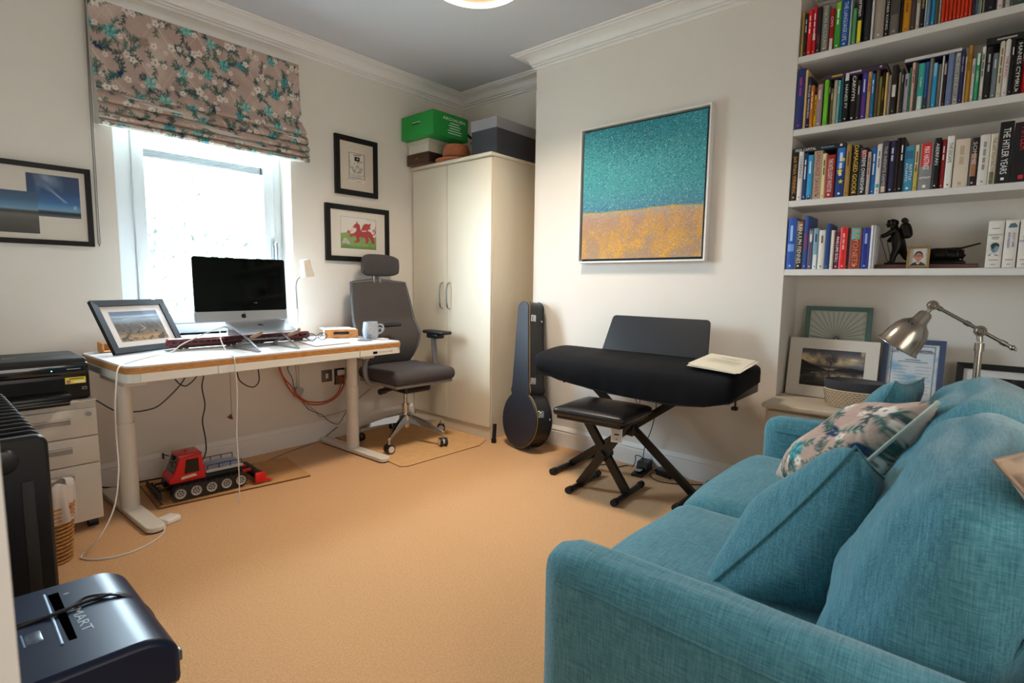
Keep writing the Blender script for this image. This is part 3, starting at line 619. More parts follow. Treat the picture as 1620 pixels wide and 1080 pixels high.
g=G(); g.box(.90,3.147,.7525,1.69,3.151,.7568); g.box(.90,3.181,.7525,1.69,3.185,.7568); part('rails',g,M('rail_steel','a9a49c',.3,.9),tk,ang=0)
g=G()
for i in range(40): g.box(.905+i*.0198,3.138,.7503,.915+i*.0198,3.194,.7525)
part('sleepers',g,M('sleeper_grey','b4b0a8',.7),tk,ang=0,kind='stuff')
# ---------------------------------------------------------------- framed landscape leaning on the desk
c5=Cv(96,72); hn_=(vnoise(96,72,3,21,3)-.5)*.10; T_=c5.Y+hn_*np.clip(1.4-c5.Y*1.2,0,1)
c5.grad([(0,'8a6a44'),(.12,'a8804e'),(.22,'7a5c3e'),(.30,'6e5a48'),(.40,'55463c'),(.52,'5a5048'),(.60,'6a6864'),(.66,'7d8288'),(.72,'8b98a4'),(.78,'6e7c8c'),(.82,'a9b4c0'),(.88,'667488'),(1,'5a6678')],T_)
nn=vnoise(96,72,14,22,3); c5.put(np.clip((nn-.52)*7,0,1)*(c5.Y<.36),'241e18',.85); c5.put(np.clip((nn-.5)*5,0,1)*((c5.Y>.36)&(c5.Y<.6)),'3a322c',.5)
c5.line([(.28,.73),(.75,.80),(1.2,.86)],.03,'c2cad2',.5); c5.line([(.62,.33),(.80,.40),(.77,.43),(.72,.48),(.70,.54)],.014,'d8c49a',.9)
F5=frame((.668,3.125,.7515),(.905,.425,0),(-.215,.455,.864),(0,0,1)); X5=F5.to_3x3()@V((1,0,0)); Y5=V((-.2125,.4525,.866)).normalized(); F5=frame((.668,3.125,.7515),X5,Y5,X5.cross(Y5))
framed('framed_picture','black-framed moorland photograph leaning back on the left of the desk',F5,.392,.292,.031,.020,c5,(.068,.062,.326,.23),mount=M('mount_pink','d6cbc4',.8))
og=thing('desk_organiser','low bamboo organiser behind the leaning photograph, left rear of desk','organiser',(.75,3.325,.7505))
part('organiser_end',G().rbox(.655,3.285,.7505,.667,3.365,.803,.003,1),bamboo,og)
part('organiser_base',G().box(.667,3.285,.7505,.86,3.365,.757),bamboo,og,ang=0); part('organiser_back',G().box(.667,3.357,.757,.86,3.365,.79),bamboo,og,ang=0)
# ---------------------------------------------------------------- desk lamp
lampw=M('lamp_cream','d4cabb',.4)
dl=thing('desk_lamp','small cream gooseneck desk lamp in front of the right window edge','desk lamp',(1.70,3.33,.751))
part('base',G().lathe([(.07,.751),(.072,.757),(.06,.772),(.015,.778),(0,.778)],28,MX.Translation((1.70,3.33,0))),lampw,dl)
part('stem',G().cyl((1.70,3.33,.775),(1.70,3.33,.945),.011),M('stem_pale','d8dadc',.3),dl)
part('gooseneck',G().tube([(1.70,3.33,.94),(1.697,3.33,1.03),(1.695,3.33,1.09),(1.703,3.325,1.13),(1.722,3.318,1.148),(1.74,3.31,1.15)],.0065,8,sub=4),M('gooseneck_grey','9a9ea2',.3,.8),dl)
mh=frame((1.757,3.305,1.205),(1,0,.22),(0,1,0),(-.22,0,1)); mh=mh@MX.Rotation(rad(4),4,'Y')
sh=part('lamp_shade',G().lathe([(.038,-.058),(.044,-.056),(.041,-.030),(.034,.0),(.033,.045),(.026,.056),(0,.058)],28,mh),lampw,dl)
part('bulb_recess',G().lathe([(.037,-.052),(0,-.05)],20,mh),M('bulb_grey','8a8a8c',.3),sh)
# ---------------------------------------------------------------- tray, papers, glasses, mug
ty=thing('paper_tray','white desk box with a slotted wooden front, right rear of desk','tray',(1.97,3.27,.7505),rad(-27)); T=ORG[ty]
g=G(T)
for a in ((-.105,-.11,0,-.098,.12,.052),(.098,-.11,0,.105,.12,.052),(-.098,.113,0,.098,.12,.052),(-.098,-.11,0,.098,.113,.006),(-.098,-.11,.046,.098,.113,.052)): g.box(*a)
part('box_body',g,M('tray_white','e2ddd2',.5),ty,ang=0)
part('wooden_front',G(T).rbox(-.105,-.118,.001,.105,-.1105,.058,.002,1),bamboo,ty)
part('handle_slot',G(T).prism(rrect(-.05,.026,.05,.044,.008),-.1192,-.1175,lambda a,b,h:(a,h,b)),M('slot_black','14161c',.8),ty)
paper=M('paper','e6e4ea',.8); 
def sheets(name,label,poly,z,n,m=paper,cat='papers',edge=None):
    t=thing(name,label,cat,(sum(p[0] for p in poly)/len(poly),sum(p[1] for p in poly)/len(poly),z)); R=random.Random(len(label))
    for i in range(n):
        dx,dy=R.uniform(-.004,.004),R.uniform(-.004,.004)
        part('sheet',G().prism([(x+dx,y+dy) for x,y in poly],z+i*.0011,z+i*.0011+.0009),m,t,ang=0)
    return t
def rotrect(cx,cy,w,h,a): 
    c,s=math.cos(a),math.sin(a); return [(cx+x*c-y*s,cy+x*s+y*c) for x,y in ((-w/2,-h/2),(w/2,-h/2),(w/2,h/2),(-w/2,h/2))]
st=sheets('letter_papers','folded printed letters lying on top of the white desk box',rotrect(1.955,3.285,.19,.20,rad(-20)),.8035,4)
g=G(); c_=math.cos(rad(-20)); s_=math.sin(rad(-20))
for i in range(4):
    for (xx,ww) in ((-.03,.10),): g.prism([(1.955+x*c_-y*s_,3.285+x*s_+y*c_) for x,y in ((xx-ww/2,.05-i*.012),(xx+ww/2,.05-i*.012),(xx+ww/2,.055-i*.012),(xx-ww/2,.055-i*.012))],.8081,.8084)
part('print_lines',g,M('ink_mauve','9a96ac',.8),st,ang=0)
nb=thing('notepad','white notepad with a dark maroon edge near the desk front, under the spectacles','notepad',(1.68,2.99,.7505))
pn=[(1.555,2.845),(1.80,2.88),(1.85,3.17),(1.60,3.12)]
part('cover',G().prism(pn,.7505,.7525),M('maroon_edge','5c2a38',.6),nb,ang=0); part('pages',G().prism([(x+(1.70-x)*.015,y+(3.0-y)*.015) for x,y in pn],.7526,.7555),paper,nb,ang=0)
sheets('loose_paper','white sheet of paper behind the notepad in front of the wooden tray',[(1.84,3.03),(1.985,3.045),(2.0,3.125),(1.86,3.11)],.7505,1)
gl=thing('spectacles','folded dark-rimmed spectacles lying on the notepad','spectacles',(1.70,3.10,.756))
dkf=M('spectacle_frame','1a1618',.25)
for i,cx in enumerate((1.665,1.745)):
    ring=[(cx+.031*math.cos(q),3.09+.012*i+.006*math.sin(q),.780+.022*math.sin(q)) for q in [k*2*PI/18 for k in range(18)]]
    rm=part('lens_rim',G().tube(ring,.0021,6,closed=True),dkf,gl)
    part('lens',G().prism([(a,c) for a,b,c in ring],3.0895+.012*i,3.0905+.012*i,lambda a,b,h:(a,h,b)),GLASS('lens_glass',(.9,.92,.95),.15) if i==0 else MATS['lens_glass'],rm)
g=G(); g.tube([(1.696,3.092,.786),(1.705,3.094,.790),(1.714,3.097,.786)],.002,6); part('bridge',g,dkf,gl)
for a,b in ((1.634,1.72),(1.776,1.68)): part('temple_arm',G().tube([(a,3.10,.785),(a,3.14,.780),((a+b)/2,3.150,.762),(b,3.15,.7585)],.0022,6),dkf,gl)
mg=thing('mug','grey ceramic mug with a raised letter at the right end of the desk','mug',(2.03,3.0,.7505))
mugm=M('mug_grey','9a9fa8',.35,var=.06,vs=60); Mm=MX.Translation((2.03,3.0,.7505))
part('cup',G().lathe([(0,.002),(.036,0),(.043,.008),(.050,.03),(.052,.055),(.049,.085),(.045,.113),(.042,.114),(.044,.085),(.047,.055),(.044,.02),(0,.012)],32,Mm),mugm,mg)
hd=V((.80,-.60,0)); g=G(); g.tube([V((2.03,3.0,.8425))+hd*.044,V((2.03,3.0,.845))+hd*.068,V((2.03,3.0,.825))+hd*.082,V((2.03,3.0,.80))+hd*.075,V((2.03,3.0,.785))+hd*.048],.0055,8,sub=4); part('handle',g,mugm,mg)
n_=V((-.64,-.77,0)); text('S',.062,frame(V((2.03,3.0,.808))+n_*.0525,(.77,-.64,0),(0,0,1),n_),M('letter_cream','c8c2b6',.4),mg,ext=.001)
cs=thing('coaster','round grey coaster in front of the mug','coaster',(1.955,2.96,.7505)); part('disc',G().lathe([(0,0),(.044,0),(.046,.002),(.046,.005),(.043,.006),(0,.006)],32,MX.Translation((1.955,2.955,.7505))),M('coaster_grey','6e737c',.5),cs)
sheets('memo_pad','small white memo pad at the right corner of the desk',[(2.045,2.90),(2.105,2.915),(2.10,2.985),(2.035,2.965)],.7505,5)
# ---------------------------------------------------------------- filing cabinet and printer
cabm=M('cabinet_cream','d0c9be',.4,spec=.4); cabi=M('cabinet_recess','97908a',.5)
fc=thing('filing_cabinet','cream three-drawer filing cabinet at the left of the desk','filing cabinet',(.355,3.18,0))
part('carcass',G().rbox(.155,2.938,.045,.553,3.42,.585,.004),cabm,fc)
part('top',G().rbox(.152,2.918,.5855,.556,3.423,.590,.002),cabm,fc)
for i,(z0,z1) in enumerate(((.433,.556),(.310,.429),(.05,.306))):
    d=part('drawer',G().rbox(.157,2.920,z0,.551,2.937,z1,.003),cabm,fc)
    zc=z1-(.052 if i<2 else .05)
    g=G(); g.box(.262,2.9188,zc-.016,.458,2.9205,zc+.016); part('pull_recess',g,cabi,d,ang=0)
    g=G(); g.rbox(.262,2.915,zc+.008,.458,2.921,zc+.014,.002,1); g.box(.262,2.9175,zc-.016,.458,2.9205,zc-.012); part('pull_lip',g,cabm,d)
    if i==0: part('lock',G().cyl((.521,2.912,.530),(.521,2.921,.530),.010,n=18),chrome2,d)
for x,y in ((.19,2.98),(.52,2.98),(.19,3.38),(.52,3.38)):
    g=G(); g.cyl((x-.018,y,.023),(x+.018,y,.023),.0225,n=18); g.box(x-.008,y-.01,.03,x+.008,y+.01,.0455); part('caster',g,M('caster_black','121214',.5),fc)
pb=M('printer_black','070708',.28,spec=.35); pm=M('printer_lid','201e1c',.55,spec=.3)
pt2=thing('printer','black inkjet printer with a yellow sticker on the filing cabinet','printer',(.34,3.12,.5905))
PX0,PX1,PY0_,PY1_=.098,.542,2.945,3.29
part('printer_body',G().rbox(PX0,PY0_+.012,.5915,PX1,PY1_,.735,.014,3),pb,pt2)
part('scanner_lid',G().rbox(PX0,PY0_+.02,.7365,PX1-.006,PY1_,.776,.012,3),pm,pt2)
part('front_band',G().rbox(PX0+.002,PY0_+.002,.702,PX1-.004,PY0_+.03,.757,.010,3),M('printer_gloss','101012',.12,coat=.4),pt2)
part('paper_slot',G().box(PX0+.03,PY0_+.009,.632,.452,PY0_+.014,.688),M('slot_void','030303',.9),pt2,ang=0)
tr=part('paper_tray',G().rbox(PX0+.02,2.845,.607,.458,2.975,.636,.006),pb,pt2)
part('tray_front',G().rbox(PX0+.02,2.838,.5915,.450,2.852,.622,.004),pb,tr); part('tray_edge',G().box(PX0+.02,2.8365,.6035,.448,2.8385,.6055),M('edge_grey','77777a',.4),tr,ang=0)
Fp=lambda x,z: frame((x,PY0_+.0112,z),(1,0,0),(0,0,1),(0,-1,0))
part('yellow_sticker',G().box(.456,PY0_+.0105,.664,.527,PY0_+.0122,.692),M('sticker_yellow','e0cf12',.5),pt2,ang=0)
for a in ((.486,.668,.524,.675,'sticker_white'),(.461,.667,.474,.681,'sticker_mauve'),(.470,.683,.520,.688,'sticker_ink')): part('sticker_print',G().box(a[0],PY0_+.0095,a[1],a[2],PY0_+.0106,a[3]),M(a[4],{'sticker_white':'e6e6ea','sticker_mauve':'9a6a9a','sticker_ink':'7a5a1a'}[a[4]],.6),pt2,ang=0)
part('badge',G().rbox(.511,PY0_+.009,.634,.530,PY0_+.0122,.648,.002,1),M('badge_grey','6a6c70',.4),pt2)
part('badge_mark',G().box(.515,PY0_+.008,.638,.526,PY0_+.0092,.644),M('badge_dark','1a1a1c',.4),pt2,ang=0)
part('power_light',G().ball((.412,PY0_+.003,.727),.0028),M('led_cyan','9fe8f4',.4,emit=2.0),pt2)
part('model_lettering',G().box(.462,PY0_+.001,.7285,.510,PY0_+.0022,.7315),M('silver_print','9a9a9e',.4),pt2,ang=0)
text('ENVY',.018,frame((.30,3.11,.7764),(1,0,0),(0,1,0),(0,0,1)),MATS['silver_print'],pt2)
# ---------------------------------------------------------------- wicker bin with a liner
bn=thing('waste_bin','wicker waste bin with a white plastic liner beside the filing cabinet','bin',(.338,2.70,0))
Mb=MX.Translation((.338,2.70,0)); wk=M('wicker','9a6a34',.8,var=.3,vs=60)
part('bin_shell',G().lathe([(0,.0),(.056,.0),(.074,.235),(.069,.235),(.052,.008),(0,.008)],28,Mb),M('wicker_dark','6e4820',.85),bn)
g=G()
for i in range(15):
    r_=.0565+.0175*i/14; z=.008+i*.0158; ring=[(.338+(r_+.002*(k%2))*math.cos(2*PI*k/36),2.70+(r_+.002*(k%2))*math.sin(2*PI*k/36),z) for k in range(36)]; g.tube(ring,.0062,5,closed=True)
part('weave',g,wk,bn,kind='stuff')
def lin_fn(u,v):
    q=2*PI*u; r_=.078+.006*math.sin(q*5+v*3)+.004*math.sin(q*11); 
    z=.17+.145*min(v*1.35,1)+.012*math.sin(q*4)*v; k=1 if v<.74 else 1-(v-.74)*1.1
    return (.338+r_*k*math.cos(q),2.70+r_*k*math.sin(q),z)
part('plastic_liner',G().sheet(lin_fn,64,16),M('liner_plastic','d4cac4',.35,alpha=.75),bn,recalc=False)
# ---------------------------------------------------------------- oil-filled radiator
radm=M('radiator_black','121416',.32,spec=.42)
rd_=thing('oil_radiator','black oil-filled radiator with many fins at the left edge of the room','radiator',(.16,2.36,0))
RX0,RX1=.045,.252
for i in range(14):
    y=2.015+i*.062; g=G(); g.prism(rrect(RX0,.09,RX1,.672+.004*(i>0),.022,4),y-.006,y+.006,lambda a,b,h:(a,h,b)); f_=part('fin',g,radm,rd_,bev=.003)
    g=G(); g.rbox(RX0+.012,y-.026,.12,RX0+.045,y+.026,.65,.012); g.rbox(RX1-.05,y-.026,.12,RX1-.018,y+.026,.65,.012); part('oil_column',g,radm,f_)
ep=part('end_panel',G().prism(rrect(RX0-.002,.075,RX1+.002,.685,.03,5),1.952,1.985,lambda a,b,h:(a,h,b)),radm,rd_,bev=.008)
for xa in (.075,.130,.190): part('panel_groove',G().rbox(xa,1.9485,.12,xa+.028,1.953,.56,.010,2),M('groove_black','060708',.6),ep)
g=G(); g.lathe([(.034,0),(.036,.006),(.030,.012),(.018,.014),(0,.014)],28,frame((.155,1.953,.625),(1,0,0),(0,0,1),(0,-1,0))); part('dial',g,radm,ep)
for y in (2.05,2.75):
    g=G(); g.rbox(.03,y-.015,.055,.27,y+.015,.075,.004); g.cyl((.062,y-.014,.03),(.062,y+.014,.03),.03,n=16); g.cyl((.255,y-.014,.03),(.255,y+.014,.03),.03,n=16); part('wheel_bracket',g,radm,rd_)
# ---------------------------------------------------------------- paper shredder
shm=M('shredder_black','0f1114',.30,spec=.5); sht=M('shredder_top','20304a',.30,spec=.5)
sd=thing('paper_shredder','black paper shredder with a slotted rounded top, bottom left foreground','shredder',(.18,1.39,0))
SX0,SX1,SY0,SY1=.036,.338,1.195,1.585
part('waste_bucket',G().rbox(SX0+.006,SY0+.006,.012,SX1-.006,SY1-.006,.30,.02,3),shm,sd)
g=G(); prof_=[(SX0,.285),(SX1,.285)]
for i in range(9): q=PI/2*i/8; prof_.append((SX1-.075+.075*math.cos(q),.345+.060*math.sin(q)))
prof_+=[(SX0+.05,.412),(SX0,.405)]
g.prism(prof_,SY0,SY1,lambda a,b,h:(a,h,b)); part('shredder_head',g,M('shredder_head_sky_sheen','0f1a30',.36,spec=.24),sd,bev=.012)  # black head; the bluish daylight reflection is put into its colour
ztop=.4062
sl=part('paper_slot',G().prism([(.168,1.305),(.190,1.305),(.196,1.535),(.174,1.535)],ztop-.002,ztop+.0022),M('slot_deep','020203',.95,spec=0),sd,ang=0)
part('slot_lip',G().tube([(.166,1.300,ztop+.0025),(.172,1.54,ztop+.0025)],.003,6),M('lip_blue','5f7896',.45,spec=.3),sl)
g=G(); g.rbox(.118,1.340,ztop-.006,.145,1.387,ztop+.006,.004); part('rocker_switch',g,M('switch_grey','3a4450',.3),sd); part('switch_edge',G().box(.1145,1.338,ztop,.1175,1.390,ztop+.005),MATS['lip_blue'],sd,ang=0)
text('SMART',.026,frame((.209,1.385,ztop+.0012),(0.02,-1,0),(1,0.02,0),(0,0,1)),M('silver_lettering','9098a4',.4),sd,fit=.13)
for a in ((.192,1.50),(.202,1.515),(.148,1.405),(.118,1.395),(.152,1.376),(.153,1.362),(.154,1.348),(.10,1.44)): part('small_mark',G().box(a[0],a[1],ztop+.0003,a[0]+.010,a[1]+.004,ztop+.0012),MATS['silver_lettering'],sd,ang=0)
part('door_panel',G().rbox(SX0+.03,SY0+.002,.04,SX1-.03,SY0+.0065,.27,.002,1),M('panel_black','0b0b0d',.35),sd)
part('side_latch',G().rbox(SX1-.008,1.23,.31,SX1+.013,1.25,.335,.004),M('latch_grey','5a626c',.3,.5),sd)
g=G()
for k,o_ in enumerate((0,.012)):
    g.tube([(.04,1.42+o_*.6,ztop+.004),(.11,1.425+o_,ztop+.005),(.19,1.428-o_*.4,ztop+.008),(.235,1.437+o_*1.8,ztop+.005),(.285,1.432-o_*.5,ztop+.001),(.325,1.418,.372),(.342,1.40,.34),(.343,1.385,.32)],.0036,6,sub=4)
single('power_cable',g,M('cable_black','08080a',.4),'looped black power cable lying across the top of the shredder','cable')
# ---------------------------------------------------------------- office chair (faces the room, backrest to the window wall)
oc=thing('office_chair','dark grey mesh-back office chair with headrest between desk and wardrobe','chair',(2.33,3.03,.0049),rad(-3)); O=ORG[oc]
seatf=M('seat_fabric','454143',.9,var=.08,vs=90,bump=.2,bs=500); blk=M('chair_black','111113',.4); pol=M('polished_alu','c3c4c6',.12,1)
def slab(fn,nu,nv,g):
    g.sheet(fn,nu,nv); return g
# seat cushion, front is local -y
g=G(O); g.rbox(-.25,-.27,.445,.25,.23,.535,.04,4); part('seat',g,seatf,oc)
g=G(O); g.rbox(-.235,-.24,.425,.235,.22,.447,.008); part('seat_shell',g,M('shell_grey','8d8a88',.4),oc)
g=G(O); g.rbox(-.11,-.16,.365,.11,.12,.425,.02,3); mech=part('tilt_mechanism',g,blk,oc)
g=G(O); g.cyl((-.10,-.05,.40),(-.24,-.10,.40),.014); g.cyl((-.22,-.093,.40),(-.275,-.112,.40),.020,n=14); part('tilt_lever',g,blk,mech)
g=G(O); g.cyl((0,0,.255),(0,0,.366),.014,n=16); part('gas_piston',g,pol,oc)
g=G(O); g.cyl((0,0,.095),(0,0,.255),.026,n=20); g.cyl((0,0,.25),(0,0,.262),.031,n=20); hub=part('gas_cylinder',g,pol,oc)
bs=G(O); bs.lathe([(0,.12),(.045,.125),(.05,.16),(.046,.195),(0,.197)],20); base=part('base_hub',bs,pol,oc)
for k,a in enumerate((213,285,357,69,141)):
    q=rad(a+3); d=V((math.cos(q),math.sin(q),0)); s_=V((-d.y,d.x,0))
    g=G(O); vs=[]; 
    for t,wd_,zt,zb in ((.03,.030,.192,.135),(.15,.022,.165,.118),(.27,.014,.122,.096),(.325,.013,.105,.088)):
        p=d*t; vs+=[p+s_*wd_+V((0,0,zb)),p+s_*wd_*.55+V((0,0,zt)),p-s_*wd_*.55+V((0,0,zt)),p-s_*wd_+V((0,0,zb))]
    fs=[(0,1,2,3),(15,14,13,12)]
    for i in range(3):
        for j in range(4): fs.append((i*4+j,i*4+(j+1)%4,(i+1)*4+(j+1)%4,(i+1)*4+j))
    g.add(vs,fs); arm=part('base_arm',g,pol,oc,ang=50,bev=.003)
    g=G(O); c=d*.318; g.cyl(c+V((0,0,.058)),c+V((0,0,.098)),.008,n=10); part('caster_stem',g,pol,arm)
    ax=V((math.cos(q+.9),math.sin(q+.9),0)); c=c+V((0,0,.030))
    for sg in (-1,1):
        p0=c+ax*(.008*sg); p1=c+ax*(.026*sg); g=G(O); g.cyl(p0,p1,.030,n=20); part('caster_wheel',g,blk,arm)
        g=G(O); g.cyl(p1,p1+ax*.0015*sg,.022,n=20); part('wheel_disc',g,M('disc_pale','cfcac4',.4),arm)
    g=G(O); g.cyl(c-ax*.008,c+ax*.008,.018,n=16); part('caster_core',g,M('disc_pale','cfcac4',.4),arm)
# backrest: a curved mesh panel in a frame
outl=[(-.225,1.112),(0,1.132),(.225,1.112),(.262,.74),(.185,.515),(-.185,.515),(-.262,.74)]
def by(x,z): # depth of the backrest surface
    t=(z-.515)/.6; return .215-.055*math.sin(min(1,max(0,t/.55))*PI)+.10*t*t+.030*(1-(x/.25)**2)
def dens(pl,n=8):
    o=[]
    for i in range(len(pl)):
        a,b=pl[i],pl[(i+1)%len(pl)]
        for k in range(n): o.append((a[0]+(b[0]-a[0])*k/n,a[1]+(b[1]-a[1])*k/n))
    return o
dd=dens(outl); g=G(O); g.tube([(x,by(x,z)+.008,z) for x,z in dd],.011,8,closed=True); part('back_frame',g,M('back_frame_silver','6e7074',.3,.6),oc)
def halfw(z):
    zs=[.515,.74,1.112,1.132]; return float(np.interp(z,zs,[.185,.262,.225,.215]))
def mesh_fn(u,v):
    z=.517+.600*v+ .016*v*(1-(2*u-1)**2); h=halfw(min(z,1.112)); x=(2*u-1)*h; return (x,by(x,z),z)
meshm=M('chair_mesh','4b4745',.85,var=.12,vs=220,stretch=(1,1,3))
g=G(O); g.sheet(mesh_fn,20,26); bk=part('backrest_mesh',g,meshm,oc,recalc=False); md=bk.modifiers.new('thick','SOLIDIFY'); md.thickness=.006
g=G(O); g.prism(rrect(-.15,.50,.15,.76,.03),.262,.275,lambda a,b,h:(a,h,b)); part('lumbar_support',g,blk,oc)
g=G(O); g.tube([(0,.04,.40),(0,.20,.405),(0,.285,.50),(0,.285,.78),(0,.355,1.02),(0,.385,1.19)],.020,8,sub=3); part('back_spine',g,M('spine_grey','7b7c80',.3,.5),oc)
g=G(O)
for x in (-.05,.0): g.cyl((x+.025,.352,1.10),(x+.025,.352,1.18),.009,n=10)
part('headrest_stem',g,M('spine_grey'),oc)
def hr(u,v):
    q=2*PI*v; x=(2*u-1)*.150; k=(1-abs(2*u-1)**6*.25); curve=-.045*(2*u-1)**2
    return (x,.345+curve+.022*math.cos(q)*k,1.235+.073*math.sin(q)*k+.012*(1-(2*u-1)**2)*(1 if math.sin(q)>0 else -.2))
g=G(O); g.sheet(hr,20,20); n0=len(g.v); g.add([(-.150,.30,1.235),(.150,.30,1.235)],[]); 
for j in range(20): g.f.append((n0,j*21,(j+1)*21)); g.f.append((n0+1,(j+1)*21+20,j*21+20)); g.mi+=[0,0]
part('headrest',g,seatf,oc)
arm_m=M('arm_grey','807f80',.35,.3); padm=M('pad_black','1d1d20',.45)
x=.30; zp=.752; g=G(O); g.tube([(.16,.02,.425),(.27,.03,.43),(x,.045,.47),(x,.065,zp-.05)],[.018,.018,.020,.020],8,sub=3); ar=part('armrest_post',g,arm_m,oc)
g=G(O); g.rbox(x-.035,-.02,zp-.045,x+.035,.11,zp-.012,.008); part('arm_bracket',g,blk,ar)
g=G(O); g.rbox(x-.046,-.10,zp-.012,x+.046,.15,zp+.014,.012,3); part('arm_pad',g,padm,ar)
# the other arm is raised and swung inwards, clear of the desk end
g=G(O); g.tube([(-.14,.02,.425),(-.262,.05,.44),(-.268,.08,.58),(-.180,.10,.665),(-.178,.10,.785)],[.018,.018,.019,.018,.016],8,sub=3); ar=part('armrest_post',g,arm_m,oc)
g=G(O@TR((-.165,.10,.805),rad(8))); g.rbox(-.025,-.03,-.022,.05,.03,.004,.006); part('arm_bracket',g,pol,ar)
g=G(O@TR((-.06,.105,.818),rad(4))); g.rbox(-.075,-.042,-.012,.085,.042,.012,.011,3); part('arm_pad',g,padm,ar)
# ---------------------------------------------------------------- floor mats
boardm=M('mat_hardboard','b88a58',.85,var=.08,vs=12); 
edgem=M('mat_edge','6a4224',.9)
def board(pl,z0,z1): g=G(); g.prism(pl,z0,z1); g.mi=[0,0]+[1]*len(pl); g.c=1; return g
g=board([(.772,2.955),(1.505,2.845),(1.565,3.265),(.80,3.36)],.0005,.0085); single('floor_mat',g,[boardm,edgem],'brown hardboard sheet lying on the carpet under the red snow vehicle','mat',ang=0)
g=board([(.845,2.968),(1.235,2.968),(1.27,3.23),(.86,3.24)],.0088,.0145); single('floor_mat',g,[M('mat_card','a87a4a',.85,var=.1,vs=14),edgem],'smaller brown card on top of the hardboard, beneath the red snow vehicle','mat',ang=0)
g=board([(1.955,2.60),(1.99,2.572),(2.60,2.555),(2.735,2.62),(2.735,3.44),(2.02,3.44)],.0005,.0048); single('chair_mat',g,[M('chair_mat_tan','c99c68',.8,var=.06,vs=20),edgem],'tan floor mat under the office chair in front of the wardrobe','mat',ang=0)
# ---------------------------------------------------------------- model snow groomer
ZT=.0147
sg_=thing('toy_snow_groomer','red model snow groomer with black tracks, blade and tiller under the desk','toy vehicle',(1.03,3.07,ZT),rad(-4)); S=ORG[sg_]
tred=M('toy_red','d3161c',.3,spec=.5); tblk=M('toy_black','131314',.5); tgl=M('toy_glass','0d1012',.08)
for sgn in (-1,1):
    y0,y1=(sgn*.095-.027,sgn*.095+.027); g=G(S)
    out=[(-.150+.034*math.cos(q),.036+.034*math.sin(q)) for q in [PI/2+PI*i/8 for i in range(9)]]+[(.135+.034*math.cos(q),.036+.034*math.sin(q)) for q in [-PI/2+PI*i/8 for i in range(9)]]
    g.prism(out,y0,y1,lambda a,b,h:(a,h,b))
    for i in range(26):
        x=-.15+.285*(i%13)/12; z=.0702 if i<13 else .0005; g.box(x-.004,y0-.001,z-.002 if i<13 else z,x+.004,y1+.001,z+.004 if i<13 else z+.002)
    tr=part('track',g,tblk,sg_,ang=0)
    for i in range(5):
        x=-.15+.0713*i; yo=y0-.002 if sgn<0 else y1+.002; dr=-1 if sgn<0 else 1
        g=G(S); g.lathe([(.0,0),(.018,0),(.0225,.004),(.025,.004),(.025,-.006),(.0,-.006)],18,frame((x,yo,.036),(1,0,0),(0,0,dr),(0,dr,0)))
        part('road_wheel',g,M('wheel_pale','a8a49e',.35),tr); g=G(S)
        for k in range(7): a=2*PI*k/7; g.cyl((x+.013*math.cos(a),yo-.001*dr,.036+.013*math.sin(a)),(x+.013*math.cos(a),yo+.001*dr,.036+.013*math.sin(a)),.0042,n=8)
        g.cyl((x,yo,.036),(x,yo+.002*dr,.036),.004,n=8); part('wheel_holes',g,M('wheel_dark','2a2826',.5),tr)
g=G(S); g.rbox(-.165,-.068,.05,.165,.068,.092,.006); part('chassis',g,tblk,sg_)
g=G(S); g.prism([(-.185,.078),(-.185,.098),(-.165,.122),(-.135,.205),(-.035,.205),(-.028,.150),(-.022,.150),(-.022,.078)],-.078,.078,lambda a,b,h:(a,h,b)); cab=part('cab',g,tred,sg_,ang=0,bev=.006)
g=G(S); g.rbox(-.142,-.070,.202,-.030,.070,.213,.005); g.cyl((-.09,.0,.21),(-.09,.0,.222),.006,n=8); part('cab_roof',g,M('toy_roof','c4242c',.3),cab)
g=G(S); g.add([(-.1665,-.066,.124),(-.1665,.066,.124),(-.1385,.060,.200),(-.1385,-.060,.200)],[(0,1,2,3)]); part('windscreen',g,tgl,cab,ang=0)
for sgn in (-1,1):
    g=G(S); y=sgn*.0788; g.prism([(-.118,.120),(-.050,.120),(-.052,.192),(-.108,.192)],y-.0006,y+.0006,lambda a,b,h:(a,h,b)); part('side_window',g,tgl,cab,ang=0)
    g=G(S); g.prism([(-.135,.092),(-.06,.100),(-.07,.112),(-.13,.106)],y-.0008,y+.0008,lambda a,b,h:(a,h,b)); part('side_badge',g,M('toy_badge','d8d2b0',.5),cab,ang=0)
    g=G(S); g.tube([(-.150,sgn*.07,.185),(-.172,sgn*.088,.195),(-.172,sgn*.088,.175)],.003,6); g.box(-.176,sgn*.088-.012,.172,-.170,sgn*.088+.012,.200); part('mirror',g,tblk,cab,ang=0)
g=G(S); g.rbox(-.018,-.080,.098,.165,.080,.113,.003,1); part('load_bed_side',g,M('toy_silver','c0bcb4',.35),sg_)
g=G(S); g.box(-.014,-.074,.1132,.160,.074,.116); part('load_bed',g,M('toy_bed_blue','8fa8d0',.4),sg_,ang=0)
for sgn in (-1,1):
    g=G(S); g.tube([(-.012,sgn*.075,.138),(.158,sgn*.075,.138)],.0022,6)
    for x in (-.01,.045,.10,.157): g.cyl((x,sgn*.075,.113),(x,sgn*.075,.138),.002,n=6)
    part('bed_rail',g,tblk,sg_)
g=G(S)
for sgn in (-1,1): g.tube([(-.16,sgn*.04,.06),(-.20,sgn*.05,.055),(-.228,sgn*.06,.05)],.006,6)
part('blade_arms',g,tblk,sg_)
g=G(S); g.add([],[]); pr_=[(-.222,.006),(-.236,.03),(-.232,.062),(-.228,.062),(-.230,.03),(-.214,.004)]
g.prism(pr_,-.135,.135,lambda a,b,h:(a-abs(h)*.10,h,b))
